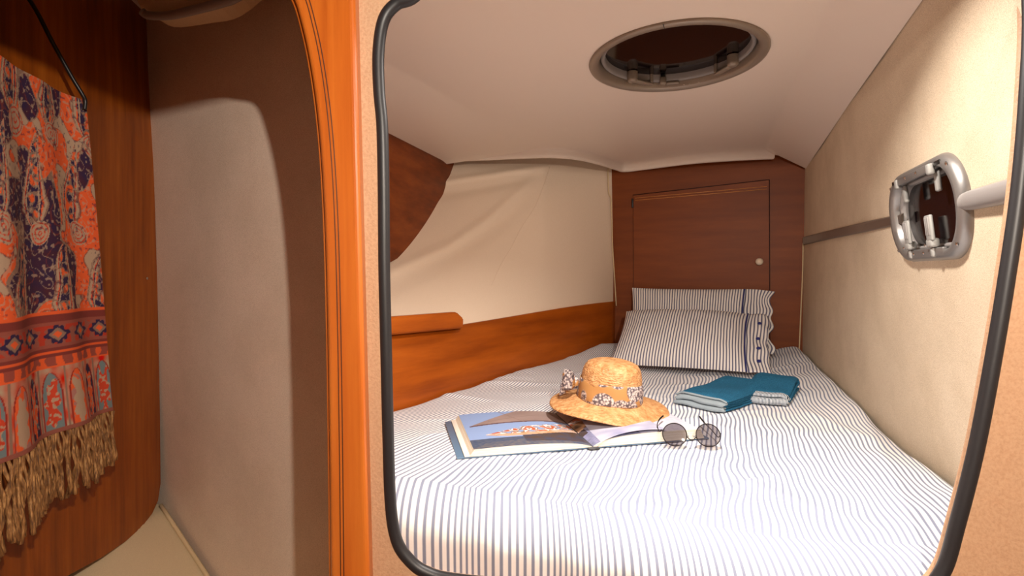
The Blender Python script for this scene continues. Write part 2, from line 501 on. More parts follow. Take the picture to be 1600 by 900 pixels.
# end face of the right chamfer
ev = []; 
for i in range(9):
    X = lerp(1.12, 1.262, i / 8); Y = YLp(X); ev += [V((X, Y, zceil(X, Y) + 0.001)), V((X, Y + 0.02, zceil(X, Y) + 0.05))]
ef = [(2 * i, 2 * i + 2, 2 * i + 3, 2 * i + 1) for i in range(8)]
ef_o = mesh_obj('trim_4', ev, ef, M_CEIL); tag(ef_o, 'cream end of the headliner corner above the bulkhead', 'trim', 'structure')

# ------------------------------------------------------------------ doorway wall with its seal
def W2(px, py):
    X = 0.3
    k = (px - 800) / 800
    Y = 0.68 / (1 + 0.11 * k)
    p = R(px, py, Y); return (p.x, p.z)
seal_px = [(800, -175), (700, -95), (652, -14), (618, 4), (598, 30), (590, 80), (591, 140), (596, 200), (598, 300), (599, 420), (602, 550), (605, 680), (609, 790),
           (618, 845), (636, 875), (665, 897), (720, 910), (900, 925), (1150, 935), (1350, 935), (1440, 925), (1476, 895), (1500, 818), (1530, 700), (1557, 560), (1579, 430), (1598, 300), (1612, 150), (1618, 0), (1600, -110), (1500, -175)]
seal2 = [W2(*p) for p in seal_px]
seal2 = [(p.x, p.y) for p in catmull([(a, b, 0) for a, b in seal2], 8, True)]
# front wall
OUT = [(-0.212, 0.0), (0.98, 0.0), (0.98, CZ + 0.72), (-0.212, CZ + 0.72)]
def mapW(x, z, d): return V((x, YP(x) + 0.012 - d, z))
wf = plate('wall_front', OUT, [seal2], 0.007, 0.006, mapW, M_FRONT)
tag(wf, 'tan leatherette wall around the rounded opening to the bunk', 'wall', 'structure')
seal3 = [V((x, YP(x) + 0.004, z)) for x, z in seal2]
se = tube('trim_5', seal3, 0.0083, M_RUB, closed=True, n=12)
tag(se, 'black rubber seal around the edge of the opening', 'seal', 'structure')

# wooden arch
arch_px = [(523, 1500), (523, 900), (521, 700), (518, 500), (514, 350), (507, 230), (497, 140), (482, 60), (462, 0)]
arch_l = [W2(*p) for p in arch_px]
arch_l = arch_l[1:]
arch_l += [(-0.328, CZ + 0.391), (-0.375, CZ + 0.401), (-0.50, CZ + 0.408), (-0.65, CZ + 0.412), (-0.76, CZ + 0.405), (-0.815, CZ + 0.36), (-0.835, CZ + 0.1), (-0.84, CZ - 0.2)]
arch_c = [(p.x, p.y) for p in catmull([(a, b, 0) for a, b in arch_l], 8)]
arch_c = [(arch_c[0][0], 0.02)] + arch_c + [(-0.84, 0.02)]
AO = [(-0.210, 0.0), (-0.212, CZ), (-0.208, CZ + 0.72), (-0.90, CZ + 0.72), (-0.90, 0.0)]
def W2x(px, py): return W2(px, py)
AO = [(W2(588, 900)[0], 0.0), W2(583, 900), W2(572, 450), W2(561, 0), (W2(556, 0)[0], CZ + 0.70), (-0.90, CZ + 0.70), (-0.90, 0.0)]
def mapA(x, z, d): return V((x, YP(x) - 0.004 - d, z))
arch_o = thing('trim_6', (-0.5, YP(-0.5), 0), 'varnished wooden arch post with two dark inlaid lines, left of the opening', 'arch')
arch_o['kind'] = 'structure'
ab = plate('arch_board', AO, [arch_c], 0.010, 0.007, mapA, W_ARCH, smooth=False)
kids = [ab]
def offset_line(pts, d):
    out = []
    for i, p in enumerate(pts):
        a = pts[max(i - 1, 0)]; b = pts[min(i + 1, len(pts) - 1)]
        t = V((b[0] - a[0], b[1] - a[1])).normalized(); n = V((t.y, -t.x))
        out.append((p[0] + n.x * d, p[1] + n.y * d))
    return out
for d in (0.016, 0.0205):
    ln = offset_line(arch_c[1:-1], d)
    pts = [V((x, YP(x) - 0.0212, z)) for x, z in ln]
    kids.append(tube('inlay_line', pts, 0.0007, W_DARK, n=6))
pts = [V((x - 0.002, YP(x) - 0.008, z)) for x, z in arch_c[1:-1]]
kids.append(tube('edge_bead', pts, 0.0035, W_ARCH, n=8))
adopt(arch_o, *kids)

# ------------------------------------------------------------------ alcove behind the arch
def aw(u, v):
    Ye = lerp(1.550, 1.480, max(0.0, min(1.0, (v * 1.97 - 0.62) / 1.2)))
    Y = lerp(1.066, Ye, u); X = lerp(-0.331, XAP(Ye) - 0.05, u)
    b = 0.004 * mn.noise(V((X * 4, v * 5, 2)))
    return V((X + b * 0.5, Y + b, lerp(CZ - 1.25, CZ + 0.72, v)))
o = grid_obj('wall_alcove', 50, 90, aw, M_ALCW)
tag(o, 'beige carpeted wall of the alcove seen through the arch', 'wall', 'structure')
o = grid_obj('wall_partition', 8, 8, lambda u, v: V((XPT(lerp(0.705, 1.07, u)), lerp(0.705, 1.07, u), lerp(0, CZ + 0.72, v))), M_ALCW)
tag(o, 'short beige partition between alcove and bunk behind the post', 'wall', 'structure')
# wooden wall with rounded lower corner
apo = [R(105 - 200, 900 + 163, 0.62)]
def AP(px, py):
    k = (px - 800) / 800; Y = -0.73 / (k + 0.20); return R(px, py, Y)
ap_l = [AP(-60, 1000), AP(105, 900), AP(160, 870), AP(196, 846), AP(222, 823), AP(238, 802), AP(247, 782), AP(251, 755), AP(250, 650), AP(246, 450), AP(240, 250)]
pA = [V(p) for p in ap_l]
zt = CZ + 0.72
pA += [V((XAP(1.46), 1.46, zt)), V((XAP(0.78), 0.78, zt)), V((XAP(0.78), 0.78, pA[0].z))]
bm = bmesh.new()
nA = V((1, 0.20, 0)).normalized()
f1 = [bm.verts.new(p) for p in pA]; f2 = [bm.verts.new(p - nA * 0.016) for p in pA]
bm.faces.new(f1); bm.faces.new(f2[::-1])
for i in range(len(pA)):
    j = (i + 1) % len(pA); bm.faces.new((f1[j], f1[i], f2[i], f2[j]))
bmesh.ops.recalc_face_normals(bm, faces=bm.faces[:])
o = bm_obj('wall_alcove_panel', bm, W_ALC, smooth=False)
tag(o, 'dark varnished wooden panel with a rounded lower corner behind the shawl', 'wall', 'structure')
# screw
sp = AP(230, 435)
sc = thing('panel_screw', sp + nA * 0.001, 'tiny steel screw head on the wooden panel right of the shawl', 'screw')
adopt(sc, lathe('screw_head', [(0.0001, 0.002), (0.002, 0.002), (0.0036, 0.001), (0.004, 0.0)], sp, V((-0.2, 1, 0)).normalized(), UP, nA, M_STEEL, n=16),
      frame_box('slot', sp + nA * 0.002, V((-0.2, 1, 0)).normalized(), UP, nA, (0.005, 0.0008, 0.0006), M_BLACK, bevel=0))

# cream seat at the foot of the alcove
sz = CZ - 0.675
def szx(X): return CZ - 0.675 - 0.62 * max(0.0, X + 1.03) - 0.02
def seat(u, v):
    Y = lerp(0.80, 1.60, v); X0 = min(XAW(max(Y, 1.08)), -0.34)
    X = lerp(X0 - 0.001, -1.25, u)
    z = szx(X) + 0.003 * mn.noise(V((X * 8, Y * 8, 0)))
    return V((X, Y, z))
sn = thing('seat_cushion', (-0.8, 1.2, sz - 0.1), 'cream seat cushion with piped edge at the foot of the alcove', 'cushion')
st = grid_obj('cushion_top', 40, 40, seat, M_CREAM)
smod = st.modifiers.new('thick', 'SOLIDIFY'); smod.thickness = 0.06; smod.offset = 1
pp = tube('piping', [V((XAW(Y) - 0.006, Y - 0.010, szx(XAW(Y)) + 0.010)) for Y in [1.08 + k * 0.03 for k in range(15)]], 0.0055, M_PIPE, n=8)
adopt(sn, st, pp)

# padded overhead panel with a grey tube, top left
ov = thing('overhead_pad', R(280, 0, 1.1), 'padded beige overhead panel edged with a grey tube, top left', 'panel')
A0 = R(212, -30, 1.10); 
pz = [R(205, -60, 1.12), R(214, 0, 1.12), R(238, 22, 1.12), R(300, 14, 1.05), R(352, 0, 1.0), R(420, -60, 0.95)]
bm = bmesh.new()
lo = [V(p) for p in catmull(pz, 4)]
fa = [bm.verts.new(p) for p in lo]; fb = [bm.verts.new(p + V((-0.02, 0.10, 0.02))) for p in lo]
bm.faces.new(fa[::-1]); bm.faces.new(fb)
for i in range(len(lo)):
    j = (i + 1) % len(lo); bm.faces.new((fa[i], fa[j], fb[j], fb[i]))
bmesh.ops.recalc_face_normals(bm, faces=bm.faces[:])
pd = bm_obj('pad', bm, M_CREAM, smooth=False)
tb = tube('edge_tube', catmull([R(222, 18, 1.10), R(232, 24, 1.10), R(265, 24, 1.07), R(310, 14, 1.02), R(350, 3, 0.98), R(372, -6, 0.96), R(440, -50, 0.90)], 6), 0.0085, M_RAIL, n=12)
adopt(ov, pd, tb)

# ------------------------------------------------------------------ saloon shell around the camera
def quad(name, pts, mat, label, cat):
    o = mesh_obj(name, pts, [(0, 1, 2, 3)], mat, smooth=False); tag(o, label, cat, 'structure'); return o
quad('floor', [(-1.5, -1.3, 0), (1.6, -1.3, 0), (1.6, 2.9, 0), (-1.5, 2.9, 0)], M_TEAK, 'teak floor of the saloon below the opening', 'floor')
quad('ceiling_upper', [(-1.5, 0.4, CZ + 0.72), (-1.5, 2.9, CZ + 0.72), (1.6, 2.9, CZ + 0.72), (1.6, 0.4, CZ + 0.72)], M_CEIL, 'cream ceiling above alcove and bunk', 'ceiling')
quad('ceiling_shade_step', [(-1.5, 0.4, CZ + 0.374), (-1.5, 0.4, CZ + 0.72), (1.6, 0.4, CZ + 0.72), (1.6, 0.4, CZ + 0.374)], M_SAL, 'unseen taupe step added before the arch to block lamp light', 'ceiling')  # unseen step, added to keep saloon lamp light off the headliner
quad('ceiling_saloon', [(-1.5, -1.3, CZ + 0.374), (-1.5, 0.4, CZ + 0.374), (1.6, 0.4, CZ + 0.374), (1.6, -1.3, CZ + 0.374)], M_SAL, 'taupe saloon ceiling on this side of the opening', 'ceiling')  # unseen; height set so its edge blocks the lamp from the headliner
quad('wall_rear', [(-1.3, -1.2, 0), (1.3, -1.2, 0), (1.3, -1.2, 2.0), (-1.3, -1.2, 2.0)], M_SAL, 'taupe wall behind the viewpoint', 'wall')
quad('wall_saloon_right', [(1.0, -1.2, 0), (0.98, 0.60, 0), (0.98, 0.60, 2.0), (1.0, -1.2, 2.0)], M_SAL, 'taupe saloon wall right of the viewpoint', 'wall')
quad('wall_saloon_left', [(-1.0, -1.2, 0), (-0.91, 0.77, 0), (-0.91, 0.77, 2.0), (-1.0, -1.2, 2.0)], M_SAL, 'taupe saloon wall left of the viewpoint', 'wall')
# bunk base
quad('wall_berth_base', [(-0.30, 0.93, 0), (0.66, 0.70, 0), (0.66, 0.70, CZ - 0.56), (-0.30, 0.93, CZ - 0.56)], M_TEAK, 'wooden front of the bunk base', 'wall')
tag(mesh_obj('floor_berth', [(-0.20, 0.74, CZ - 0.56), (0.92, 0.62, CZ - 0.56), (1.45, 2.6, CZ - 0.56), (0.52, 2.6, CZ - 0.56), (-0.50, 1.28, CZ - 0.56), (-0.30, 1.06, CZ - 0.56)], [(0, 1, 2, 3, 4, 5)], M_TEAK, smooth=False), 'board under the bunk mattress', 'floor', 'structure')

# ------------------------------------------------------------------ rails on the hull side
def strip_on_wall(name, pairs, mat, depth, label, rnd):
    """pairs: (px, y_top, y_bottom) along the strip"""
    vts = []; fcs = []
    K = 8
    def hit(px, py):
        Y = 1.0
        for _ in range(30):
            z = CZ + (426 - py) / 800 * Y
            k = (px - 800) / 800
            # solve xr(Y,z) = k*Y by stepping
            t = (z - (CZ - 0.40)) / 0.86
            a = lerp(0.849 - 0.335 * 0.963, 0.691 - 0.425 * 0.864, t); b = lerp(0.335, 0.425, t)
            Y = a / (k - b)
        return R(px, py, Y)
    for px, yt, yb in pairs:
        a, b = hit(px, yt), hit(px, yb)
        for k in range(K + 1):
            th = pi * k / K
            c = (1 - cos(th)) / 2 if rnd else k / K
            h = depth * (sin(th) ** 0.7 if rnd else (1.0 if 0 < k < K else 0.0))
            vts.append(a.lerp(b, c) + PN * h)
    m = len(pairs)
    for i in range(m - 1):
        for k in range(K):
            fcs.append((i * (K + 1) + k, i * (K + 1) + k + 1, (i + 1) * (K + 1) + k + 1, (i + 1) * (K + 1) + k))
    fcs.append(tuple(range(K + 1))); fcs.append(tuple((m - 1) * (K + 1) + k for k in range(K, -1, -1)))
    o = mesh_obj(name, vts, fcs, mat); return o
s1 = strip_on_wall('trim_7', [(1256, 370, 383), (1300, 359, 373), (1350, 347, 363), (1412, 333, 350)], M_STRIP, 0.004, '', False)
tag(s1, 'flat strip with shade in its taupe colour, on the hull side between bulkhead and porthole', 'trim', 'structure')
s2 = strip_on_wall('hand_rail', [(1512, 300, 329), (1521, 296, 328), (1560, 284, 321), (1600, 272, 313), (1680, 248, 298)], M_RAIL, 0.014, '', True)
tag(s2, 'rounded pale grey rail on the hull side right of the porthole', 'rail')

# ------------------------------------------------------------------ porthole
def pp3(a, b, c): return PCEN + PU * (-a) * -1 + PV * b + PN * c
def ring(name, specs, mat, parent_list, nseg=12):
    """specs: list of (hw, hh, r, height)"""
    vts = []; fcs = []; L = None
    for hw, hh, r, h in specs:
        ps = rr_pts(hw, hh, r, nseg); L = len(ps)
        for a, b in ps: vts.append(pp3(a, b, h))
    for j in range(len(specs) - 1):
        for k in range(L):
            k2 = (k + 1) % L
            fcs.append((j * L + k, j * L + k2, (j + 1) * L + k2, (j + 1) * L + k))
    o = mesh_obj(name, vts, fcs, mat); parent_list.append(o); return o
port = thing('porthole', PCEN, 'silver-framed opening porthole with smoked glass in the right hull side', 'porthole')
K = []
W_, H_, r_ = PHW, PHH, 0.082
fr = ring('frame', [(W_, H_, r_, -0.004), (W_, H_, r_, 0.004), (W_ - 0.004, H_ - 0.004, r_ - 0.003, 0.012), (W_ - 0.012, H_ - 0.010, r_ - 0.008, 0.0165),
      (W_ - 0.022, H_ - 0.016, r_ - 0.012, 0.0155), (W_ - 0.028, H_ - 0.020, r_ - 0.016, 0.010), (W_ - 0.030, H_ - 0.021, r_ - 0.017, -0.012)], M_SILV, K)
ring('sash', [(W_ - 0.031, H_ - 0.022, r_ - 0.018, 0.0), (W_ - 0.033, H_ - 0.0235, r_ - 0.020, 0.003), (W_ - 0.039, H_ - 0.028, r_ - 0.023, 0.002), (W_ - 0.041, H_ - 0.030, r_ - 0.025, -0.002), (W_ - 0.042, H_ - 0.030, r_ - 0.025, -0.014)], M_RAIL, K)
gp = rr_pts(W_ - 0.040, H_ - 0.028, r_ - 0.023, 12)
gl = mesh_obj('glass', [pp3(a, b, -0.009) for a, b in gp] + [pp3(a, b, -0.015) for a, b in gp], [tuple(range(len(gp))), tuple(range(2 * len(gp) - 1, len(gp) - 1, -1))], M_DARK, smooth=False); K.append(gl)
bk_ = rr_pts(W_ - 0.01, H_ - 0.01, r_ - 0.01, 12)
K.append(mesh_obj('outer_rim', [pp3(a, b, -0.026) for a, b in bk_], [tuple(range(len(bk_)))], M_BLACK, smooth=False))
# hinge bar along the top with arms
hb = frame_box('hinge_bar', pp3(0.0, H_ - 0.019, 0.016), PU, PV, PN, (0.150, 0.015, 0.010), M_SILV, bevel=0.002); K.append(hb)
for a in (-0.082, 0.082):
    K.append(frame_box('hinge', pp3(a, H_ - 0.022, 0.018), PU, PV, PN, (0.014, 0.019, 0.010), M_LGREY, bevel=0.003))
    hm = frame_box('hinge_arm', pp3(a * 0.96, H_ - 0.044, 0.008), PU, PV, PN, (0.014, 0.036, 0.008), M_LGREY, bevel=0.0035); K.append(hm)
for a in (-0.108, 0.108):
    K.append(frame_box('slot', pp3(a, H_ - 0.016, 0.0162), PU, PV, PN, (0.024, 0.007, 0.0015), M_BLACK, bevel=0.0005))
K.append(frame_box('sill_bar', pp3(0.0, -H_ + 0.017, 0.012), PU, PV, PN, (0.17, 0.014, 0.008), M_SILV, bevel=0.002))
def screw(c, r=0.0035):
    K.append(lathe('screw', [(0.0001, 0.0016), (r * 0.6, 0.0014), (r, 0.0)], c, PU, PV, PN, M_STEEL, n=14))
for a, b in ((-0.028, H_ - 0.018), (0.028, H_ - 0.018), (0.0, -H_ + 0.016), (0.05, -H_ + 0.016)): screw(pp3(a, b, 0.0215 if b > 0 else 0.0165))
for a, b in ((-0.138, H_ - 0.024), (0.138, H_ - 0.024), (-0.138, -H_ + 0.026), (0.138, -H_ + 0.026)): screw(pp3(a, b, 0.015), 0.004)
# latches
for a in (-0.048, 0.062):
    body = frame_box('latch', pp3(a, -H_ + 0.033, 0.016), PU, PV, PN, (0.026, 0.016, 0.014), M_LGREY, bevel=0.004)
    post = frame_box('latch_post', pp3(a + 0.004, -H_ + 0.016, 0.014), PU, PV, PN, (0.012, 0.018, 0.010), M_LGREY, bevel=0.003)
    pdl = frame_box('latch_paddle', pp3(a - 0.006, -H_ + 0.060, 0.020), PU, PV, PN, (0.026, 0.046, 0.006), M_LGREY, bevel=0.0025)
    for q in (-0.007, 0.0, 0.007):
        rb = frame_box('rib', pp3(a - 0.006 + q, -H_ + 0.063, 0.0235), PU, PV, PN, (0.002, 0.032, 0.002), M_RAIL, bevel=0.0005)
        rb.parent = pdl
    K += [body, post, pdl]
    screw(pp3(a + 0.018, -H_ + 0.030, 0.022), 0.003)
adopt(port, *K)

# ------------------------------------------------------------------ deck hatch
EX, EY, EZ = V((1, 0, 0)), V((0, 1, 0)), V((0, 0, -1))
hat_t = thing('deck_hatch', HC, 'round grey-framed deck hatch with dark glass in the headliner', 'hatch')
K = []
K.append(lathe('frame', [(HR - 0.004, -0.004), (HR, 0.002), (HR - 0.002, 0.006), (HR - 0.010, 0.008), (HR - 0.020, 0.006), (HR - 0.025, 0.000), (HR - 0.027, -0.036)], HC, EX, EY, EZ, M_GREYM, n=96))
K.append(lathe('inner_ring', [(HR - 0.030, -0.016), (HR - 0.033, -0.011), (HR - 0.038, -0.011), (HR - 0.041, -0.016), (HR - 0.041, -0.032)], HC, EX, EY, EZ, M_RAIL, n=96))
gpts = [HC + V((cos(a), sin(a), 0)) * (HR - 0.030) + V((0, 0, 0.030)) for a in [2 * pi * k / 72 for k in range(72)]]
K.append(mesh_obj('glass', gpts + [p + V((0, 0, 0.006)) for p in gpts], [tuple(range(71, -1, -1)), tuple(range(72, 144))], M_DARK, smooth=False))
K.append(mesh_obj('outer_lid', [p + V((0, 0, 0.01)) for p in gpts], [tuple(range(71, -1, -1))], M_BLACK, smooth=False))
def hpt(px, py, dz):
    Y = (0.535 + dz) * 800 / (426 - py); return V(((px - 800) / 800 * Y, Y, ZF + dz))
for px, py, sgn in ((978, 136, 1), (1133, 107, -1)):
    c = hpt(px, py, -0.0)
    rad_d = (V((c.x, c.y, 0)) - V((HC.x, HC.y, 0))).normalized(); tan_d = V((-rad_d.y, rad_d.x, 0)) * (-sgn)
    c = V((HC.x, HC.y, 0)) + rad_d * (HR - 0.048); c.z = ZF + 0.006
    kn = lathe('knob', [(0.0001, 0.006), (0.010, 0.006), (0.0135, 0.003), (0.0145, -0.002), (0.0145, -0.022)], c, EX, EY, EZ, M_GREYM, n=28)
    hd = frame_box('latch_arm', c + tan_d * 0.036 + V((0, 0, -0.001)), tan_d, rad_d, UP, (0.070, 0.017, 0.008), M_GREYM, bevel=0.003)
    K += [kn, hd]
    c2 = c + tan_d * 0.064 - rad_d * 0.004
    K.append(lathe('stay_pin', [(0.0001, 0.000), (0.005, 0.000), (0.006, -0.004), (0.006, -0.026)], c2, EX, EY, EZ, M_GREYM, n=16))
cm = V((HC.x, HC.y, 0)) + V((0.11, 0.99, 0)).normalized() * (HR - 0.040); cm.z = ZF + 0.012
K.append(frame_box('hinge_block', cm, EX, EY, UP, (0.018, 0.016, 0.020), M_GREYM, bevel=0.003))
K.append(frame_box('hinge_tab', cm + V((0.028, 0.0, -0.006)), V((0.97, -0.24, 0)), V((0.24, 0.97, 0)), UP, (0.036, 0.014, 0.008), M_GREYM, bevel=0.003))
K.append(frame_box('hinge_tab', cm + V((0, 0.0, 0.012)), EX, EY, UP, (0.012, 0.012, 0.012), M_BLACK, bevel=0.002))
K.append(frame_box('frame_joint', V((HC.x - 0.085, HC.y - 0.190, ZF - 0.0072)), V((0.9, -0.43, 0)).normalized(), V((0.43, 0.9, 0)).normalized(), UP, (0.0015, 0.022, 0.002), M_BLACK, bevel=0))
adopt(hat_t, *K)

# ------------------------------------------------------------------ locker door in the bulkhead
def BP(px, py):
    k = (px - 800) / 800; Y = (2.58 + 0.42 * 0.5) / (1 + 0.42 * k); return R(px, py, Y)
ld = thing('locker_door', BP(1095, 600), 'square mahogany locker door with a round knob in the rear bulkhead', 'door')
c00, c10, c11, c01 = BP(991, 560), BP(1202, 560), BP(1201, 282), BP(990, 306)
dz = BN * 0.012
bm = bmesh.new()
q = [bm.verts.new(p + dz) for p in (c00, c10, c11, c01)] + [bm.verts.new(p + BN * 0.001) for p in (c00, c10, c11, c01)]
bm.faces.new(q[:4]); bm.faces.new(q[:3:-1])
for i in range(4):
    j = (i + 1) % 4; bm.faces.new((q[j], q[i], q[4 + i], q[4 + j]))
bmesh.ops.recalc_face_normals(bm, faces=bm.faces[:])
bmesh.ops.bevel(bm, geom=bm.edges[:], offset=0.0015, segments=2, affect='EDGES')
dp = bm_obj('door_panel', bm, W_BACK, smooth=False)
K = [dp]
def line_on(name, a, b, r, mat, off): 
    return tube(name, [BP(*a) + BN * off, BP(*b) + BN * off], r, mat, n=6)
K.append(line_on('edge_gap', (990, 306), (990, 560), 0.002, W_DARK, 0.003)); K.append(line_on('edge_gap', (1202, 281), (1203, 560), 0.002, W_DARK, 0.003)); K.append(line_on('edge_gap', (989, 305), (1202, 281), 0.002, W_DARK, 0.003))
K.append(line_on('inlay_line', (993, 310), (1198, 292), 0.0011, M_LINE, 0.0124)); K.append(line_on('inlay_line', (993, 313.5), (1198, 296), 0.0011, M_LINE, 0.0124))
kc = BP(1186, 409) + BN * 0.012
kb = lathe('knob', [(0.0001, 0.024), (0.008, 0.023), (0.0145, 0.019), (0.0165, 0.014), (0.014, 0.010), (0.008, 0.006), (0.010, 0.0)], kc, BB, UP, BN, M_CHROME, n=32)
K.append(kb)
K.append(frame_box('hinge', BP(989, 318) + BN * 0.012, BB, UP, BN, (0.009, 0.044, 0.008), M_BLACK, bevel=0.002))
adopt(ld, *K)

# ------------------------------------------------------------------ mattress under striped sheet
def y_front(X): return max(0.815 - 0.38 * X, 0.705 - 0.11 * X)
RE = [(0.6, -0.385), (0.96, -0.392), (1.16, -0.400), (1.27, -0.400), (1.45, -0.378), (1.67, -0.362), (2.0, -0.345), (2.25, -0.322)]
LE = [(0.9, -0.40), (1.46, -0.390), (1.68, -0.378), (1.91, -0.364), (2.15, -0.362), (2.42, -0.335), (2.52, -0.345), (2.6, -0.36)]
n1 = V((1, -0.40)).normalized(); n2 = V((1, -0.80)).normalized()
def stripe_s(X, Y):
    wgt = sstep(0.25, -0.45, X - 0.45 * (Y - 1.2))
    h = V((0.0, 1.25)); p = V((X, Y)) - h
    s1_, s2_ = p.dot(n1), p.dot(n2)
    s = lerp(s1_, s2_, wgt)
    qa, qb = X * 0.86 + Y * 0.50, -X * 0.50 + Y * 0.86
    s += 0.011 * mn.noise(V((X * 5.0, Y * 5.0, 0.3))) + 0.009 * mn.noise(V((qa * 2.2, qb * 13, 4.0))) + 0.004 * mn.noise(V((X * 18, Y * 9, 7.0)))
    return s
ridges = []
rnd = random.Random(11)
for _ in range(40):
    cx, cy = rnd.uniform(-0.3, 1.0), rnd.uniform(0.75, 2.2)
    an = rnd.gauss(radians(-18), 0.5); ln = rnd.uniform(0.10, 0.34); wd = rnd.uniform(0.008, 0.022); am = rnd.uniform(0.0015, 0.0055)
    ridges.append((cx, cy, cos(an), sin(an), ln, wd, am))
def bedz(X, Y, xl, xo):
    zi = -0.393 + 0.010 * sstep(1.6, 2.4, Y)
    zl = interp(LE, Y); zr = interp(RE, Y)
    wl = exp(-((X - xl) / 0.13) ** 2); wr_ = exp(-((xo - X) / 0.15) ** 2)
    z = zi + (zl - zi) * wl + (zr - zi) * wr_
    z += 0.0045 * mn.noise(V((X * 4, Y * 7, 0))) + 0.002 * mn.noise(V((X * 14, Y * 14, 5)))
    for cx, cy, ca, sa, ln, wd, am in ridges:
        dx, dy = X - cx, Y - cy
        a = dx * ca + dy * sa; b = -dx * sa + dy * ca + 0.12 * a * a
        if abs(a) < ln * 1.5 and abs(b) < wd * 3: z += am * exp(-(a / ln) ** 2 * 2 - (b / wd) ** 2)
    z -= 0.018 * exp(-(X - xl) / 0.012) + 0.018 * exp(-(xo - X) / 0.012)
    return z
def bed_base(u, Y):
    xl = max(XL(Y), min(XPT(Y), XAW(Y)) if Y > 1.06 else XPT(Y)) + 0.012
    xo = XRB(Y) - 0.008
    return xl, xo
NU, NV, NF = 260, 250, 22
REDGE = 0.085
bverts = []; buv = []
for j in range(NV + NF + 1):
    for i in range(NU + 1):
        u = i / NU
        if j >= NF:
            v = (j - NF) / NV
            Y = lerp(0.9, 2.5, v)
            for _ in range(5):
                xl, xo = bed_base(u, Y); X = lerp(xl, xo, u)
                Y = lerp(y_front(X) + REDGE, YB(max(X, 0.5)) - 0.012, v)
            z = bedz(X, Y, xl, xo); s = stripe_s(X, Y)
        else:
            # rounded front edge, then the front face of the mattress
            Y = 0.9
            for _ in range(5):
                xl, xo = bed_base(u, Y); X = lerp(xl, xo, u); Y = y_front(X) + REDGE
            zt0 = bedz(X, Y, xl, xo); s = stripe_s(X, Y) 
            m = NF - j; nr = 10
            if m <= nr:
                a = m / nr * pi / 2; yy = Y - REDGE * sin(a); zz = zt0 - REDGE * (1 - cos(a)) * 0.8; arc = REDGE * a
            else:
                q_ = (m - nr) / (NF - nr); yy = Y - REDGE + 0.006 * q_; zz = zt0 - REDGE * 0.8 - 0.07 * q_; arc = REDGE * pi / 2 + 0.09 * q_
            wob = 0.006 * mn.noise(V((X * 22, zz * 6, 9))) * min(1, m / nr)
            yy += wob; s += 0.0 
            Y = yy; z = zz
        bverts.append(V((X, Y, CZ + z))); buv.append((s + 5.0, Y))
bf = []
for j in range(NV + NF):
    for i in range(NU):
        a = j * (NU + 1) + i; bf.append((a, a + 1, a + NU + 2, a + NU + 1))
mt = thing('bunk_mattress', (0.4, 1.4, CZ - 0.55), 'wide bunk mattress under a crumpled blue and white striped sheet', 'bed')
sheet = mesh_obj('fitted_sheet', bverts, bf, M_SHEET, uvs=buv)
mb, _, _ = new_mat('mattress_foam', srgb(220, 214, 200), 0.9)
mfv = []
ring_pts = [(-0.19, 0.94), (0.30, 0.75), (0.60, 0.68), (0.73, 0.70), (1.20, 2.20), (0.55, 2.48), (-0.22, 1.72), (-0.48, 1.32)]
for x, y in ring_pts: mfv.append(V((x, y, CZ - 0.44)))
for x, y in ring_pts: mfv.append(V((x, y, CZ - 0.555)))
nn = len(ring_pts)
mff = [tuple(range(nn)), tuple(range(2 * nn - 1, nn - 1, -1))] + [((i + 1) % nn, i, nn + i, nn + (i + 1) % nn) for i in range(nn)]
core = mesh_obj('mattress_core', mfv, mff, mb, smooth=False)
adopt(mt, sheet, core)

def bed_height(X, Y):
    xl, xo = bed_base(0, Y); return CZ + bedz(X, Y, xl, xo)

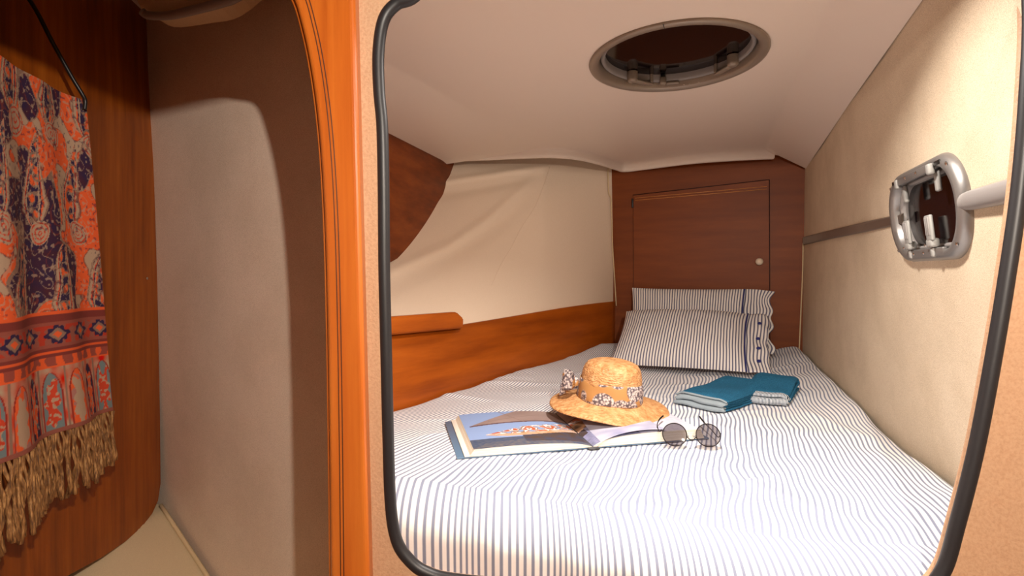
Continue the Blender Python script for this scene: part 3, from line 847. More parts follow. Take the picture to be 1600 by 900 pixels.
# ------------------------------------------------------------------ pillows
def pillow(name, O, A, Bv, wid, fl, up_amt, dn_amt, label, buttons, seed):
    """O: lower left corner, A: unit vector along the width, Bv: vector up the pillow; a buttoned flange of width fl at the right end"""
    T = thing(name, O, label, 'pillow', 'striped pillows at the head of the bunk')
    H = Bv.length; Bu = Bv.normalized(); N = A.cross(Bu).normalized()
    if N.y > 0: N = -N
    def surf(sgn, amt):
        def f(u, v):
            x = u * 2 - 1; y = v * 2 - 1
            px_ = max(0.0, 1 - abs(x) ** 3.2); py_ = max(0.0, 1 - abs(y) ** 2.6)
            h = (px_ ** 0.55) * (py_ ** 0.55)
            inx = 1 - 0.045 * (1 - x * x) * abs(y) ** 3; iny = 1 - 0.05 * (1 - y * y) * 0
            yy = y * (1 - 0.055 * (1 - abs(x) ** 2.2) * -0.0)
            xx = x * (1 - 0.04 * (1 - y * y))
            yb = y * (1 - 0.03 * (1 - x * x))
            P = O + A * (wid * (xx + 1) / 2) + Bu * (H * (yb + 1) / 2)
            wr1 = 0.006 * mn.noise(V((x * 3.2 + seed, y * 2.2, sgn))) + 0.0035 * mn.noise(V((x * 8, y * 3 + seed, sgn)))
            return P + N * (sgn * (amt * h + wr1 * h))
        return f
    fr_ = surf(1, up_amt); bk2 = surf(-1, dn_amt)
    uvf = lambda u, v: (u * wid + seed + 0.0018 * mn.noise(V((u * 9, v * 6, seed))), v * H)
    a = grid_obj('pillow_case', 80, 50, fr_, M_PILLOW, uvf=uvf)
    b = grid_obj('pillow_underside', 40, 30, bk2, M_PILLOW, uvf=uvf, flip=True)
    # flange
    def fl_f(u, v):
        y = v * 2 - 1
        P = fr_(1.0, v)
        P = P + A * (u * fl * (1 - 0.06 * abs(y) ** 2 + 0.22 * mn.noise(V((v * 5, seed, 0))) * u)) + N * (0.008 * sin(u * pi) + 0.022 * mn.noise(V((v * 5, seed, u))) * u) - V((0, 0, 0.010)) * u
        return P
    c = grid_obj('flange', 14, 44, fl_f, M_PILLOW, uvf=lambda u, v: (wid + u * fl * 0.9 + 0.004 * mn.noise(V((v * 5, u * 2, seed))), v * H))
    so = c.modifiers.new('thick', 'SOLIDIFY'); so.thickness = 0.004
    pts = [fr_(0.995, k / 40) + N * 0.003 for k in range(41)]
    d = tube('navy_piping', pts, 0.0026, M_NAVY, n=8)
    adopt(T, a, b, c, d)
    for v in buttons:
        p = fl_f(0.55, v) + N * 0.004
        bt = lathe('button', [(0.0001, 0.004), (0.005, 0.0035), (0.0078, 0.001), (0.0078, -0.001)], p, A, Bu, N, M_NAVY, n=18)
        adopt(T, bt)
    return T
# back pillow stands against the bulkhead, front one slopes against it
A2 = V((1.075 - 0.555, 2.215 - 2.435, 0)).normalized()
pillow('pillow', V((0.548, 2.39, CZ - 0.335)), A2, V((0.030, 0.070, 0.262)), 0.495, 0.116, 0.040, 0.018,
       'rear striped pillow propped upright against the mahogany bulkhead', (), 0.3)
A1 = V((0.553, -0.19, 0.0)).normalized()
pillow('pillow', V((0.384, 2.03, CZ - 0.365)), A1, V((0.135, 0.285, 0.190)), 0.505, 0.085, 0.070, 0.010,
       'front striped pillow with navy piping and buttons, lying before the other', (0.80, 0.55, 0.36, 0.17), 1.7)

# ------------------------------------------------------------------ open book
def rot2(v2, a): return V((v2[0] * cos(a) - v2[1] * sin(a), v2[0] * sin(a) + v2[1] * cos(a)))
BTH = atan2(0.22, 0.975)
BE1 = V((cos(BTH), sin(BTH), 0)); BE2 = V((-sin(BTH), cos(BTH), 0))
BO = V((0.181, 1.117, CZ - 0.3895))
book = thing('open_book', BO + BE2 * 0.14, 'thick picture book lying open at a colour photo of boats, under the straw hat', 'book', rz=0)
PH = 0.272; PW = 0.262
m_print = bpy.data.materials.new('printed_page'); m_print.use_nodes = True
_nt = m_print.node_tree; _b = _nt.nodes['Principled BSDF']; _b.inputs['Roughness'].default_value = 0.45; _b.inputs['Specular IOR Level'].default_value = 0.2
_a = _nt.nodes.new('ShaderNodeVertexColor'); _a.layer_name = 'print'; _nt.links.new(_a.outputs[0], _b.inputs['Base Color'])
m_cloth = bpy.data.materials.new('woven_shawl'); m_cloth.use_nodes = True
_nt = m_cloth.node_tree; _b = _nt.nodes['Principled BSDF']; _b.inputs['Roughness'].default_value = 0.75; _b.inputs['Specular IOR Level'].default_value = 0.25
_a = _nt.nodes.new('ShaderNodeVertexColor'); _a.layer_name = 'print'; _nt.links.new(_a.outputs[0], _b.inputs['Base Color'])
bump(_nt, _b, ntex(_nt, coords(_nt), 500, 2), 0.3, 0.001)
M_PAGE, ntp, bp_ = new_mat('page_edges', srgb(236, 226, 208), 0.8)
vz = coords(ntp, (3, 3, 2600)); fz = ntex(ntp, vz, 1.0, 1)
ntp.links.new(ramp(ntp, fz, [(0.35, srgb(206, 190, 166)), (0.6, srgb(244, 236, 220))]), bp_.inputs['Base Color'])
M_COVER, _, _ = new_mat('blue_cover', srgb(96, 124, 152), 0.35)
M_ENDP, _, _ = new_mat('endpaper', srgb(236, 228, 216), 0.6)
M_SPINE, _, _ = new_mat('spine_cloth', srgb(52, 50, 54), 0.6)

SKY = srgb(140, 164, 208)[:3]; SEA = srgb(58, 76, 108)[:3]; SEA2 = srgb(92, 98, 112)[:3]; SAIL = srgb(164, 144, 138)[:3]; SAIL2 = srgb(136, 116, 112)[:3]
HULLC = srgb(196, 150, 112)[:3]; ORG = srgb(186, 96, 60)[:3]; WHT = srgb(226, 222, 226)[:3]; BRN = srgb(84, 66, 54)[:3]; MAU = srgb(96, 70, 74)[:3]
def mixc(a, b, t): return tuple(a[k] + (b[k] - a[k]) * t for k in range(3))
def boat_print(x, y):
    """x runs -1 (outer left) .. 0 (gutter) .. 1 (outer right), y 0 near .. 1 far: an ordinary harbour scene"""
    n1_ = mn.noise(V((x * 4, y * 5, 0))); n2_ = mn.noise(V((x * 16, y * 18, 2))); n3_ = mn.noise(V((x * 30, y * 60, 5)))
    c = SKY
    if x < 0:
        if y < 0.23: c = mixc(SEA, SEA2, 0.5 + 0.9 * n3_)
        if -0.30 < n1_ and y < 0.10 + 0.14 * (x + 1): c = mixc(srgb(112, 108, 108)[:3], SEA, 0.4 + 0.8 * n3_)
        if -0.55 < x and 0.10 - 0.06 * (x + 0.5) < y < 0.29: c = mixc(BRN, SEA, 0.35 + 0.5 * n2_)
    else:
        if y < 0.50 - 0.25 * x: c = mixc(srgb(150, 148, 184)[:3], SEA2, 0.3 + 0.5 * n3_)
        if 0.62 < y < 0.66 and x > 0.5: c = mixc(SKY, WHT, 0.8)
        if x > 0.45 and y < 0.58: c = mixc(srgb(190, 186, 210)[:3], WHT, 0.4 + 0.5 * n3_)
    if -0.86 < x < 0.06:                                   # hull and deck of the boat on the left page
        t = (x + 0.86) / 0.92; base = 0.285 + 0.03 * (1 - t) ** 3 + 0.14 * t * t
        if base - 0.05 * min(1, t * 5) < y < base + 0.02: c = mixc(HULLC, WHT, 0.15 + 0.3 * n2_)
        if base + 0.015 < y < base + 0.02 + 0.17 * min(1, t * 2.4): c = ORG if n2_ > 0.16 else (WHT if n2_ > -0.06 else (mixc(BRN, HULLC, 0.5) if n2_ > -0.3 else SKY))
        if t > 0.45 and base - 0.16 < y < base - 0.05: c = mixc(BRN, SEA, 0.2 + 0.5 * n2_)
    if 0.0 <= x < 0.66:                                    # the second boat
        if 0.40 - 0.10 * x < y < 0.56 + 0.05 * x: c = mixc(BRN, HULLC, 0.35 + 0.7 * n2_)
        if 0.56 < y < 0.70: c = WHT if n2_ > 0.1 else (ORG if n2_ < -0.25 and x < 0.25 else mixc(BRN, WHT, 0.45))
    if -0.97 < x < -0.02:                                  # awnings
        t = (x + 0.97) / 0.95; lo = 0.575 + 0.03 * sin(t * pi) + 0.05 * t; hi = lo + 0.02 + 0.46 * min(1.0, t * 1.35)
        if lo < y < hi: c = mixc(SAIL, SAIL2, 0.5 + 0.7 * n1_)
        if lo < y < lo + 0.028: c = MAU
        if abs(y - lo - 0.22 * t - 0.05) < 0.006 and t > 0.2: c = SAIL2
        if abs(x + 0.42 + (y - 0.6) * 0.5) < 0.006 and y > lo: c = SAIL2
    if -0.02 <= x < 0.62:
        t = x / 0.64; lo = 0.64 + 0.05 * sin(t * pi); hi = lo + 0.40 * (1 - t * 0.5)
        if lo < y < hi: c = mixc(SAIL, SAIL2, 0.45 + 0.7 * n1_)
        if lo < y < lo + 0.022: c = MAU
    return c
def page_z(t, th):
    """height of the page block over distance t from the gutter (0..1)"""
    return th * (1 - exp(-t / 0.10)) + 0.006 * sin(min(t * 2.4, pi)) 
for sgn, th, nm in ((-1, 0.0095, 'left'), (1, 0.0170, 'right')):
    lift = 0.0035
    def pg(u, v, sgn=sgn, th=th):
        t = u
        z = lift + page_z(t, th)
        return BO + BE1 * (sgn * (0.0006 + (PW + 0.0034) * t)) + BE2 * (0.006 + PH * v) + V((0, 0, z))
    def cf(u, v, sgn=sgn):
        x = sgn * (u if sgn > 0 else u * 1.0)
        if v < 0.012: return (0.8, 0.76, 0.7)
        return boat_print(x * 1.02, v)
    top_ = grid_obj('printed_page', 190, 150, pg, m_print, cols=cf, flip=(sgn < 0))
    bm = bmesh.new(); nU = 40
    rows = []
    for u in range(nU + 1):
        t = u / nU; x0 = sgn * (0.0006 + (PW + 0.0034) * t); z1 = lift + page_z(t, th) - 0.0004; z0 = lift
        slant = 0.010 * (t > 0.97)
        r4 = [bm.verts.new(BO + BE1 * x0 + BE2 * 0.006 + V((0, 0, z1))), bm.verts.new(BO + BE1 * (x0 + sgn * slant) + BE2 * 0.006 + V((0, 0, z0))),
              bm.verts.new(BO + BE1 * (x0 + sgn * slant) + BE2 * (0.006 + PH) + V((0, 0, z0))), bm.verts.new(BO + BE1 * x0 + BE2 * (0.006 + PH) + V((0, 0, z1)))]
        rows.append(r4)
    for a, b in zip(rows, rows[1:]):
        for k in range(4): bm.faces.new((a[k], b[k], b[(k + 1) % 4], a[(k + 1) % 4]))
    bm.faces.new(rows[0]); bm.faces.new(rows[-1][::-1])
    bmesh.ops.recalc_face_normals(bm, faces=bm.faces[:])
    blk = bm_obj('page_block', bm, M_PAGE, smooth=False)
    cw = 0.292 if sgn < 0 else 0.280
    cv = frame_box('cover', BO + BE1 * (sgn * (0.010 + cw / 2)) + BE2 * (0.003 + PH / 2 + 0.003) + V((0, 0, 0.0012)), BE1, BE2, UP, (cw, PH - 0.003, 0.003), M_COVER, bevel=0.001)
    adopt(book, top_, blk, cv)
    if sgn < 0:
        e = frame_box('endpaper', BO - BE1 * (0.004 + PW + 0.010) + BE2 * (0.006 + PH / 2) + V((0, 0, 0.0045)), BE1, BE2, UP, (0.020, PH, 0.0022), M_ENDP, bevel=0.0005)
        adopt(book, e)
# curling loose pages at the near gutter
def loose(u, v):
    return BO + BE1 * (0.006 + 0.17 * u) + BE2 * (0.004 + 0.21 * v) + V((0, 0, 0.0035 + page_z(u * 0.65, 0.0170) + 0.008 * sin(min(u * 2.6, pi)) * (1 - v) + 0.0006))
lo_ = grid_obj('loose_page', 30, 30, loose, m_print, cols=lambda u, v: mixc(srgb(150, 152, 186)[:3], WHT, 0.3 + 0.5 * mn.noise(V((u * 4, v * 9, 0)))) if v < 0.95 else boat_print(u * 0.65, v * 0.77))
sp_ = tube('spine', [BO + BE2 * -0.004 + V((0, 0, 0.0015)), BO + BE2 * (PH + 0.010) + V((0, 0, 0.0015))], 0.013, M_SPINE, n=16, flat=0.2, upv=UP)
adopt(book, lo_, sp_)

# ------------------------------------------------------------------ straw hat
HB = V((0.256, 1.335, CZ - 0.331))
tx = Matrix.Rotation(radians(4.5), 3, 'Y') @ Matrix.Rotation(radians(3), 3, 'X')
HX, HY, HZ = tx @ V((1, 0, 0)), tx @ V((0, 1, 0)), tx @ V((0, 0, 1))
M_STRAW, nts, bs = new_mat('plaited_straw', srgb(214, 160, 96), 0.55)
tc = nts.nodes.new('ShaderNodeTexCoord')
vo = nts.nodes.new('ShaderNodeTexVoronoi'); vo.inputs['Scale'].default_value = 150
nts.links.new(coords(nts, (1, 1, 2.2)), vo.inputs['Vector'])
nz = ntex(nts, coords(nts), 70, 3)
nts.links.new(ramp(nts, nz, [(0.25, srgb(170, 112, 62)), (0.5, srgb(204, 148, 96)), (0.75, srgb(224, 180, 130))]), bs.inputs['Base Color'])
bump(nts, bs, vo.outputs['Distance'], 0.7, 0.003)
hat = thing('straw_hat', HB, 'straw sun hat with a floral ribbon and bow, resting on the open book', 'hat')
hat_n = 96
brim_prof = [(0.080, 0.002), (0.086, 0.000), (0.095, -0.003), (0.11, -0.007), (0.125, -0.0105), (0.14, -0.0145), (0.150, -0.018), (0.154, -0.0205), (0.1545, -0.0225), (0.152, -0.0230), (0.14, -0.018), (0.11, -0.0105), (0.082, -0.003)]
def wob(r, h, th):
    k = sstep(0.085, 0.154, r)
    return r * (1 + 0.018 * k * sin(2 * th + 0.6)), h + k * (0.004 * sin(3 * th + 1.0) + 0.003 * sin(2 * th)) + 0.0006 * sin(r * 1400) * (r > 0.085)
br = lathe('brim', brim_prof, HB, HX, HY, HZ, M_STRAW, n=hat_n, mod=wob)
crown_prof = [(0.083, 0.000), (0.0820, 0.012), (0.0805, 0.030), (0.0790, 0.050), (0.0770, 0.066), (0.0735, 0.080), (0.067, 0.091), (0.056, 0.098), (0.040, 0.1015), (0.02, 0.103), (0.0005, 0.1035)]
cp_ = [(p.x, p.y) for p in catmull([(a, b, 0) for a, b in crown_prof], 4)]
cr = lathe('crown', cp_, HB, HX, HY, HZ, M_STRAW, n=hat_n, mod=lambda r, h, th: (r * (1 + 0.01 * sin(2 * th)) + 0.0006 * sin(h * 900) * (r > 0.03), h + 0.0007 * sin(r * 900) * (r < 0.07)))
M_BAND, ntb, bb = new_mat('floral_ribbon', srgb(210, 160, 96), 0.7)
v1 = nt_v = ntb.nodes.new('ShaderNodeTexVoronoi'); v1.inputs['Scale'].default_value = 21
ntb.links.new(coords(ntb), v1.inputs['Vector'])
v2 = ntb.nodes.new('ShaderNodeTexVoronoi'); v2.inputs['Scale'].default_value = 170; ntb.links.new(coords(ntb), v2.inputs['Vector'])
petal = ramp(ntb, v2.outputs['Distance'], [(0.15, srgb(228, 214, 206)), (0.45, srgb(176, 160, 158)), (0.65, srgb(92, 80, 86))])
msk = ramp(ntb, v1.outputs['Distance'], [(0.60, (1, 1, 1, 1)), (0.65, (0, 0, 0, 1))])
mx = ntb.nodes.new('ShaderNodeMix'); mx.data_type = 'RGBA'; mx.inputs[6].default_value = srgb(184, 132, 76)
ntb.links.new(msk, mx.inputs[0]); ntb.links.new(petal, mx.inputs[7]); ntb.links.new(mx.outputs[2], bb.inputs['Base Color'])
band_prof = [(0.0845, 0.002), (0.0860, 0.006), (0.0845, 0.018), (0.0832, 0.030), (0.0818, 0.042), (0.0808, 0.050), (0.0798, 0.053), (0.0785, 0.053)]
bd = lathe('ribbon', band_prof, HB, HX, HY, HZ, M_BAND, n=hat_n, mod=lambda r, h, th: (r + 0.0012 * sin(5 * th + h * 80), h + 0.0015 * sin(3 * th)))
# bow at the left rear of the crown
bc = HB + HX * -0.090 + HY * 0.020 + HZ * 0.030
loops = []
def bow_loop(d1, d2, ln, wd):
    def f(u, v):
        a = u * 2 * pi
        r_l = sin(u * pi)
        return bc + d1 * (ln * r_l) + HZ * ((v - 0.5) * wd * (0.35 + 0.65 * r_l)) + d2 * (0.014 * sin(a) ) + HZ * 0.004 * sin(v * 9)
    o = grid_obj('bow_loop', 30, 10, f, M_BAND); m = o.modifiers.new('t', 'SOLIDIFY'); m.thickness = 0.0015; return o
loops.append(bow_loop((HX * -0.75 + HY * -0.55 + HZ * 0.15).normalized(), (HX * 0.5 - HY * 0.8).normalized(), 0.042, 0.042))
loops.append(bow_loop((HX * -0.5 + HY * 0.8 + HZ * 0.1).normalized(), (HX * 0.8 + HY * 0.5).normalized(), 0.045, 0.04))
def tail(dr, ln):
    def f(u, v):
        return bc + dr * (ln * u) + HZ * (-0.018 * u) + HZ * ((v - 0.5) * 0.022 * (0.5 + u)) + HY * 0.004 * sin(u * 7)
    o = grid_obj('bow_tail', 12, 6, f, M_BAND); m = o.modifiers.new('t', 'SOLIDIFY'); m.thickness = 0.0015; return o
loops.append(tail((HX * -0.8 + HY * -0.35).normalized(), 0.045))
kn = lathe('bow_knot', [(0.0001, 0.016), (0.006, 0.014), (0.009, 0.006), (0.009, -0.006), (0.006, -0.014), (0.0001, -0.016)], bc, HX, HY, HZ, M_BAND, n=20)
adopt(hat, br, cr, bd, kn, *loops)

# ------------------------------------------------------------------ sunglasses
M_WIRE, _, _ = new_mat('gunmetal_wire', srgb(40, 34, 34), 0.3, 0.8)
M_LENS = bpy.data.materials.new('grey_lens'); M_LENS.use_nodes = True
nl = M_LENS.node_tree; pb = nl.nodes['Principled BSDF']; pb.inputs['Base Color'].default_value = srgb(70, 62, 66); pb.inputs['Roughness'].default_value = 0.08
tr = nl.nodes.new('ShaderNodeBsdfTransparent'); tr.inputs[0].default_value = (0.42, 0.40, 0.42, 1)
mxs = nl.nodes.new('ShaderNodeMixShader'); mxs.inputs[0].default_value = 0.42
out = nl.nodes['Material Output']; nl.links.new(tr.outputs[0], mxs.inputs[1]); nl.links.new(pb.outputs[0], mxs.inputs[2]); nl.links.new(mxs.outputs[0], out.inputs['Surface'])
gz = CZ - 0.3885
Lc = V((0.364, 1.135, gz + 0.0265)); Rc = V((0.437, 1.130, gz + 0.0265))
gA = (Rc - Lc).normalized(); gU = V((0.0, 0.30, 0.954)); gU = (gU - gA * gU.dot(gA)).normalized(); gN = gA.cross(gU)
sg = thing('sunglasses', V(((Lc.x + Rc.x) / 2, 1.14, gz)), 'round grey-lensed sunglasses with thin wire arms on the sheet beside the book', 'sunglasses')
K = []
def oval(c, rx, ry, n=48): return [c + gA * (rx * cos(2 * pi * k / n)) + gU * (ry * sin(2 * pi * k / n)) for k in range(n)]
for c in (Lc, Rc):
    K.append(tube('rim', oval(c, 0.0265, 0.0245), 0.0011, M_WIRE, closed=True, n=8))
    vts = [c + gN * -0.003]; fcs = []
    NR, NS = 8, 40
    for r in range(1, NR + 1):
        q = r / NR
        for k in range(NS):
            vts.append(c + gA * (0.0262 * q * cos(2 * pi * k / NS)) + gU * (0.0242 * q * sin(2 * pi * k / NS)) + gN * (-0.003 * (1 - q * q)))
    for k in range(NS): fcs.append((0, 1 + k, 1 + (k + 1) % NS))
    for r in range(NR - 1):
        for k in range(NS):
            a = 1 + r * NS + k; b = 1 + r * NS + (k + 1) % NS; fcs.append((a, a + NS, b + NS, b))
    K.append(mesh_obj('lens', vts, fcs, M_LENS))
lb, rb_ = Lc + gA * 0.0262, Rc - gA * 0.0262
K.append(tube('bridge', catmull([lb - gU * 0.004, lb - gU * 0.009 + gA * 0.005 - gN * -0.002, (lb + rb_) / 2 - gU * 0.0115, rb_ - gU * 0.009 - gA * 0.005, rb_ - gU * 0.004], 6), 0.0011, M_WIRE, n=8))
for c, s in ((lb, 1), (rb_, -1)):
    K.append(lathe('nose_pad', [(0.0001, 0.002), (0.002, 0.0015), (0.003, 0.0)], c + gA * (s * 0.003) - gU * 0.004 + V((0, 0.004, 0)), gA, gU, gN, M_LGREY, n=12))
th1, th2 = Lc - gA * 0.0275 + gU * 0.010, Rc + gA * 0.0275 + gU * 0.004
K.append(tube('temple_arm', catmull([th1, R(1030, 674, 1.148), R(1027, 664, 1.175), R(1030, 656, 1.205), R(1036, 650, 1.235)], 6), lambda t: 0.0011 + 0.0010 * sstep(0.6, 0.9, t), M_WIRE, n=8))
K.append(tube('temple_arm', catmull([th2, R(1122, 683, 1.16), R(1112, 672, 1.20), R(1101, 661, 1.25), R(1093, 651, 1.29)], 6), lambda t: 0.0011 + 0.0010 * sstep(0.6, 0.9, t), M_WIRE, n=8))
adopt(sg, *K)

# ------------------------------------------------------------------ folded towels
M_TOWEL, ntt, bt_ = new_mat('teal_terry', srgb(38, 108, 142), 0.95, spec=0.1)
fz = ntex(ntt, coords(ntt), 420, 2)
ntt.links.new(ramp(ntt, fz, [(0.3, srgb(26, 76, 108)), (0.6, srgb(48, 110, 144))]), bt_.inputs['Base Color']); bump(ntt, bt_, fz, 0.8, 0.002)
M_TGREY, ntg, bg_ = new_mat('grey_border', srgb(150, 162, 170), 0.95, spec=0.1)
fz = ntex(ntg, coords(ntg), 600, 2); bump(ntg, bg_, fz, 0.5, 0.001)
M_TRIB, ntr, br_ = new_mat('ribbed_border', srgb(200, 208, 214), 0.9, spec=0.1)
wv = ntr.nodes.new('ShaderNodeTexWave'); wv.inputs['Scale'].default_value = 85; wv.bands_direction = 'X'
ntr.links.new(coords(ntr, (1, 1, 1), radians(35)), wv.inputs['Vector'])
ntr.links.new(ramp(ntr, wv.outputs['Fac'], [(0.35, srgb(60, 80, 100)), (0.6, srgb(222, 226, 230))]), br_.inputs['Base Color'])
def towel(name, c, L, Wd, ang, layers, gap, thk, label, border, bmat, seed, sag=0.0):
    T = thing(name, c, label, 'towel', 'folded teal towels on the sheet')
    e1_ = V((cos(ang), sin(ang), 0)); e2_ = V((-sin(ang), cos(ang), 0))
    # serpentine centre line in (l, z); loops alternate left / right
    path = []; seg = []
    for k in range(layers):
        z = gap * (k + 0.5); a, b = (L, 0.0) if k % 2 == 0 else (0.0, L)
        inset = gap * 0.5
        for i in range(25):
            t = i / 24; l = lerp(a, b, t); l = min(max(l, inset), L - inset)
            path.append((l, z))
        if k < layers - 1:
            cx_ = inset if k % 2 == 0 else L - inset; sg_ = -1 if k % 2 == 0 else 1
            for i in range(1, 8):
                a_ = -pi / 2 + pi * i / 8; path.append((cx_ + sg_ * cos(a_) * inset, z + gap * 0.5 + sin(a_) * gap * 0.5))
    # drop duplicates
    p2 = [path[0]]
    for p in path[1:]:
        if sqrt((p[0] - p2[-1][0]) ** 2 + (p[1] - p2[-1][1]) ** 2) > 1e-4: p2.append(p)
    def P(l, z, w_):
        x = l - L / 2; y = (w_ - 0.5) * Wd
        nzv = mn.noise(V((x * 9 + seed, y * 9, 0)))
        k = z / (gap * layers)
        y2 = y * (1 + 0.10 * mn.noise(V((x * 5, k * 3 + seed, 2)))) + 0.010 * k * mn.noise(V((x * 4 + seed, k * 2, 7)))
        p = V(c) + e1_ * (x + 0.006 * mn.noise(V((y * 20, k * 6 + seed, 4)))) + e2_ * y2
        edge = sstep(0.5, 0.35, abs(w_ - 0.5)); 
        p.z = bed_height(p.x, p.y) + 0.003 + z * (0.72 + 0.28 * edge) + 0.007 * nzv * k + sag * k * sstep(-L / 2, L / 2, x)
        return p
    NW = 20
    def seg_obj(name_, idx, mat):
        vts = []; fcs = []
        for l, z in idx:
            for j in range(NW + 1): vts.append(P(l, z, j / NW))
        for i in range(len(idx) - 1):
            for j in range(NW): a = i * (NW + 1) + j; fcs.append((a, a + 1, a + NW + 2, a + NW + 1))
        o = mesh_obj(name_, vts, fcs, mat)
        m = o.modifiers.new('t', 'SOLIDIFY'); m.thickness = thk; m.offset = 0
        m2 = o.modifiers.new('s', 'SUBSURF'); m2.levels = 1; m2.render_levels = 1
        return o
    run = []; cur_b = None; kids = []
    for p in p2:
        isb = p[0] < border
        if cur_b is None: cur_b = isb
        if isb != cur_b:
            run.append(p); kids.append(seg_obj('border' if cur_b else 'terry_cloth', run, bmat if cur_b else M_TOWEL)); run = [p]; cur_b = isb
        else: run.append(p)
    if len(run) > 1: kids.append(seg_obj('border' if cur_b else 'terry_cloth', run, bmat if cur_b else M_TOWEL))
    adopt(T, *kids)
    return T
towel('folded_towel', V((0.642, 1.555, CZ - 0.385)), 0.300, 0.150, radians(42), 5, 0.0085, 0.0066,
      'teal towel with grey folded border, in front and left of its twin', 0.016, M_TGREY, 1.0, 0.004)
towel('folded_towel', V((0.745 + 0.62 * 0.105, 1.505 + 0.79 * 0.105, CZ - 0.385)), 0.210, 0.125, radians(52), 3, 0.0110, 0.0084,
      'teal towel with ribbed white border, partly under the other towel', 0.040, M_TRIB, 5.0, 0.024)

# ------------------------------------------------------------------ shawl on the alcove wall
def XS(Y): return -0.67 - 0.20 * Y
OR = srgb(222, 92, 46)[:3]; OR2 = srgb(196, 66, 40)[:3]; NV_ = srgb(48, 34, 66)[:3]; NV2 = srgb(70, 34, 50)[:3]; TAU = srgb(176, 148, 124)[:3]; TAU2 = srgb(138, 108, 92)[:3]
RED = srgb(150, 44, 34)[:3]; TEALC = srgb(110, 126, 128)[:3]; MAR = srgb(120, 52, 46)[:3]
def paisley(x, z):
    """x metres along the shawl, z metres up from its hem"""
    wx = x + 0.012 * mn.noise(V((x * 14, z * 14, 0))); wz = z + 0.012 * mn.noise(V((x * 14, z * 14, 6)))
    f1_ = mn.noise(V((x * 60, z * 60, 1))); f2_ = mn.noise(V((x * 130, z * 130, 3)))
    if z > 0.235:
        c = OR if mn.noise(V((wx * 26, wz * 26, 8))) > -0.10 else TAU
        if mn.noise(V((wx * 15, wz * 12, 2.5))) > 0.08: c = mixc(NV_, NV2, 0.5 + 0.9 * f1_)
        # drop shaped motifs on a staggered lattice
        cw, ch = 0.120, 0.185
        row = floor(wz / ch)
        for rr in (row - 1, row, row + 1):
            for cc in (floor(wx / cw) - 1, floor(wx / cw), floor(wx / cw) + 1):
                ox = (cc + (0.5 if rr % 2 else 0.0)) * cw + 0.03; oz = (rr + 0.35) * ch
                dx, dz_ = wx - ox, wz - oz
                t = dz_ / 0.115
                if -0.36 < t < 1.15:
                    bend = 0.020 * t * t; dxx = dx - bend
                    wdt = 0.034 * sqrt(max(0, (t + 0.36) / 0.36)) * (1 if t < 0 else max(0, 1 - t / 1.15) ** 0.75) if t < 0 else 0.034 * max(0, 1 - t / 1.15) ** 0.75
                    d = abs(dxx) / max(wdt, 1e-4)
                    if d < 1:
                        if d > 0.88: c = TAU2
                        elif d > 0.72: c = TAU
                        elif d > 0.62: c = OR2 if f1_ > 0 else OR
                        elif d > 0.54: c = NV_
                        elif d > 0.44: c = TAU
                        else: c = OR if f1_ > 0.1 else (NV_ if f1_ < -0.08 else TAU2)
                # scroll at the foot
                rr2 = sqrt((dx - 0.012) ** 2 + (dz_ + 0.052) ** 2)
                if rr2 < 0.024: c = TAU if int(rr2 * 380 + f1_) % 3 != 1 else OR2
        else_ = abs(mn.noise(V((wx * 26, wz * 26, 8))) + 0.10)
        if else_ < 0.035: c = mixc(c, MAR, 0.7)
        if abs(mn.noise(V((wx * 15, wz * 12, 2.5))) - 0.08) < 0.022: c = TAU2
        if abs(mn.noise(V((wx * 44, wz * 44, 4.5)))) < 0.035: c = mixc(c, TAU, 0.55)
        if f2_ > 0.32: c = mixc(c, TAU, 0.6)
        if f2_ < -0.36: c = mixc(c, NV_, 0.6)
        return c
    # borders
    k = abs(((x * 11) % 1) - 0.5)
    if z > 0.228: return OR
    if z > 0.221: return MAR
    if z > 0.160:
        q_ = (z - 0.160) / 0.061; xx = (x / 0.068) % 1 - 0.5
        if q_ < 0.10 or q_ > 0.90: return MAR
        if q_ < 0.20 or q_ > 0.80: return mixc(RED, TAU2, 0.4)
        d = abs(xx) * 1.6 + abs(q_ - 0.5) * 1.9
        if d < 0.22: return OR
        if d < 0.42: return TAU2
        if d < 0.66 + 0.10 * sin(atan2(q_ - 0.5, xx) * 8): return NV_
        return mixc(RED, OR2, 0.5) if f1_ > 0 else mixc(TAU2, RED, 0.5)
    if z > 0.128:
        q_ = (z - 0.128) / 0.032
        if q_ > 0.86 or q_ < 0.12: return OR
        if q_ > 0.62: return MAR
        return OR if sin(x * 190) * 0.5 + f1_ > 0.1 else mixc(RED, TAU2, 0.3)
    if z < 0.008: return mixc(RED, TAU2, 0.5)
    q_ = z / 0.128; xx = (x / 0.052) % 1 - 0.5; col_ = int(floor(x / 0.052)) % 3
    base = (OR, NV_, TEALC)[col_]; fig = (TAU, OR, OR2)[col_]; 
    archw = 0.40 * (1 if q_ < 0.55 else sqrt(max(0, 1 - ((q_ - 0.55) / 0.38) ** 2)))
    if abs(xx) > 0.46: return TAU2
    if abs(xx) > archw: return mixc(OR2, TAU, 0.5 + f1_)
    if abs(xx) > archw - 0.06: return RED
    d = sqrt((xx * 1.3) ** 2 + ((q_ - 0.42) * 0.9) ** 2)
    if d < 0.34 + 0.07 * sin(atan2(q_ - 0.42, xx) * 7) + 0.2 * f1_: return fig if f2_ > -0.15 else TAU
    return base if f1_ > -0.25 else mixc(base, TEALC, 0.6)
SHT, SHB = CZ + 0.352, CZ - 0.310
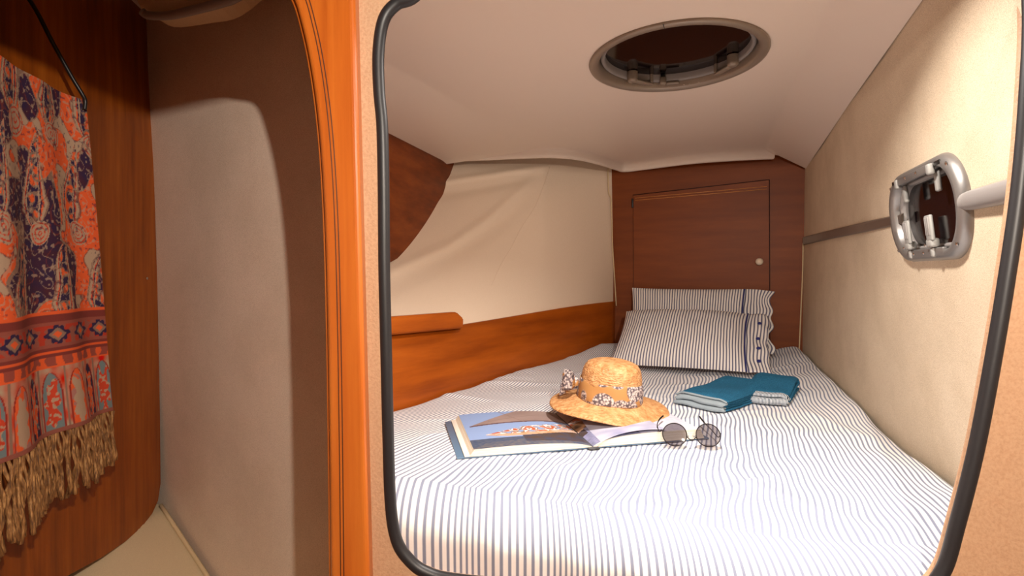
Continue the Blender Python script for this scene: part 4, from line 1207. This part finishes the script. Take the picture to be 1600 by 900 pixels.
def shawl_pt(u, v):
    """u 0 near camera .. 1 far edge; v 0 hem .. 1 top"""
    Yr = lerp(1.140, 1.062, v ** 0.8); Y = lerp(0.70, Yr, u)
    fold = 0.010 * sin(u * 19 + 1.2 * v) * (0.4 + 0.6 * (1 - v)) + 0.006 * sin(u * 9 - v * 2)
    z = lerp(SHB, SHT, v) - 0.012 * sin(u * 6) * (1 - v) * 0.3
    return V((XS(Y) + fold, Y, z))
sh = thing('shawl', V((XS(0.95), 0.95, SHB)), 'orange and navy paisley shawl with a gold fringe hanging on the alcove panel', 'shawl')
SL = 0.46
cl_ = grid_obj('woven_cloth', 260, 420, shawl_pt, m_cloth, cols=lambda u, v: paisley(u * SL, v * 0.66))
K = [cl_]
M_FR, ntf, bfz = new_mat('gold_fringe', srgb(164, 122, 66), 0.7)
fzz = ntex(ntf, coords(ntf, (120, 120, 14)), 3.0, 3)
ntf.links.new(ramp(ntf, fzz, [(0.3, srgb(80, 50, 26)), (0.5, srgb(138, 94, 50)), (0.7, srgb(198, 150, 94))]), bfz.inputs['Base Color'])
NT = 78
rf = random.Random(3)
for k in range(NT):
    u = (k + 0.5) / NT; base = shawl_pt(u, 0.0)
    ln = lerp(0.155, 0.118, u) * rf.uniform(0.92, 1.06)
    sw = rf.uniform(-0.006, 0.006); sy_ = rf.uniform(-0.006, 0.008)
    pts = []
    for j in range(9):
        t = j / 8
        pts.append(base + V((sw * t + 0.003 * sin(t * 9 + k), sy_ * t + 0.0025 * sin(t * 13 + k * 2), -ln * t)))
    K.append(tube('tassel', pts, lambda t: 0.0026 + 0.0012 * sin(t * 22) * (1 - t) + 0.0016 * t, M_FR, n=7))
for o in K[1:]: pass
adopt(sh, *K)

# black hanger arm above the shawl
hg = tube('hanging_strap', catmull([R(-20, -80, 0.93), R(45, -2, 0.97), R(82, 66, 1.00), R(112, 120, 1.03), R(129, 148, 1.045), R(133, 158, 1.05), R(132, 171, 1.05)], 8), 0.0048, M_BLACK, n=10, flat=0.8)
tag(hg, 'slim black strap running down to the upper corner of the shawl', 'strap')
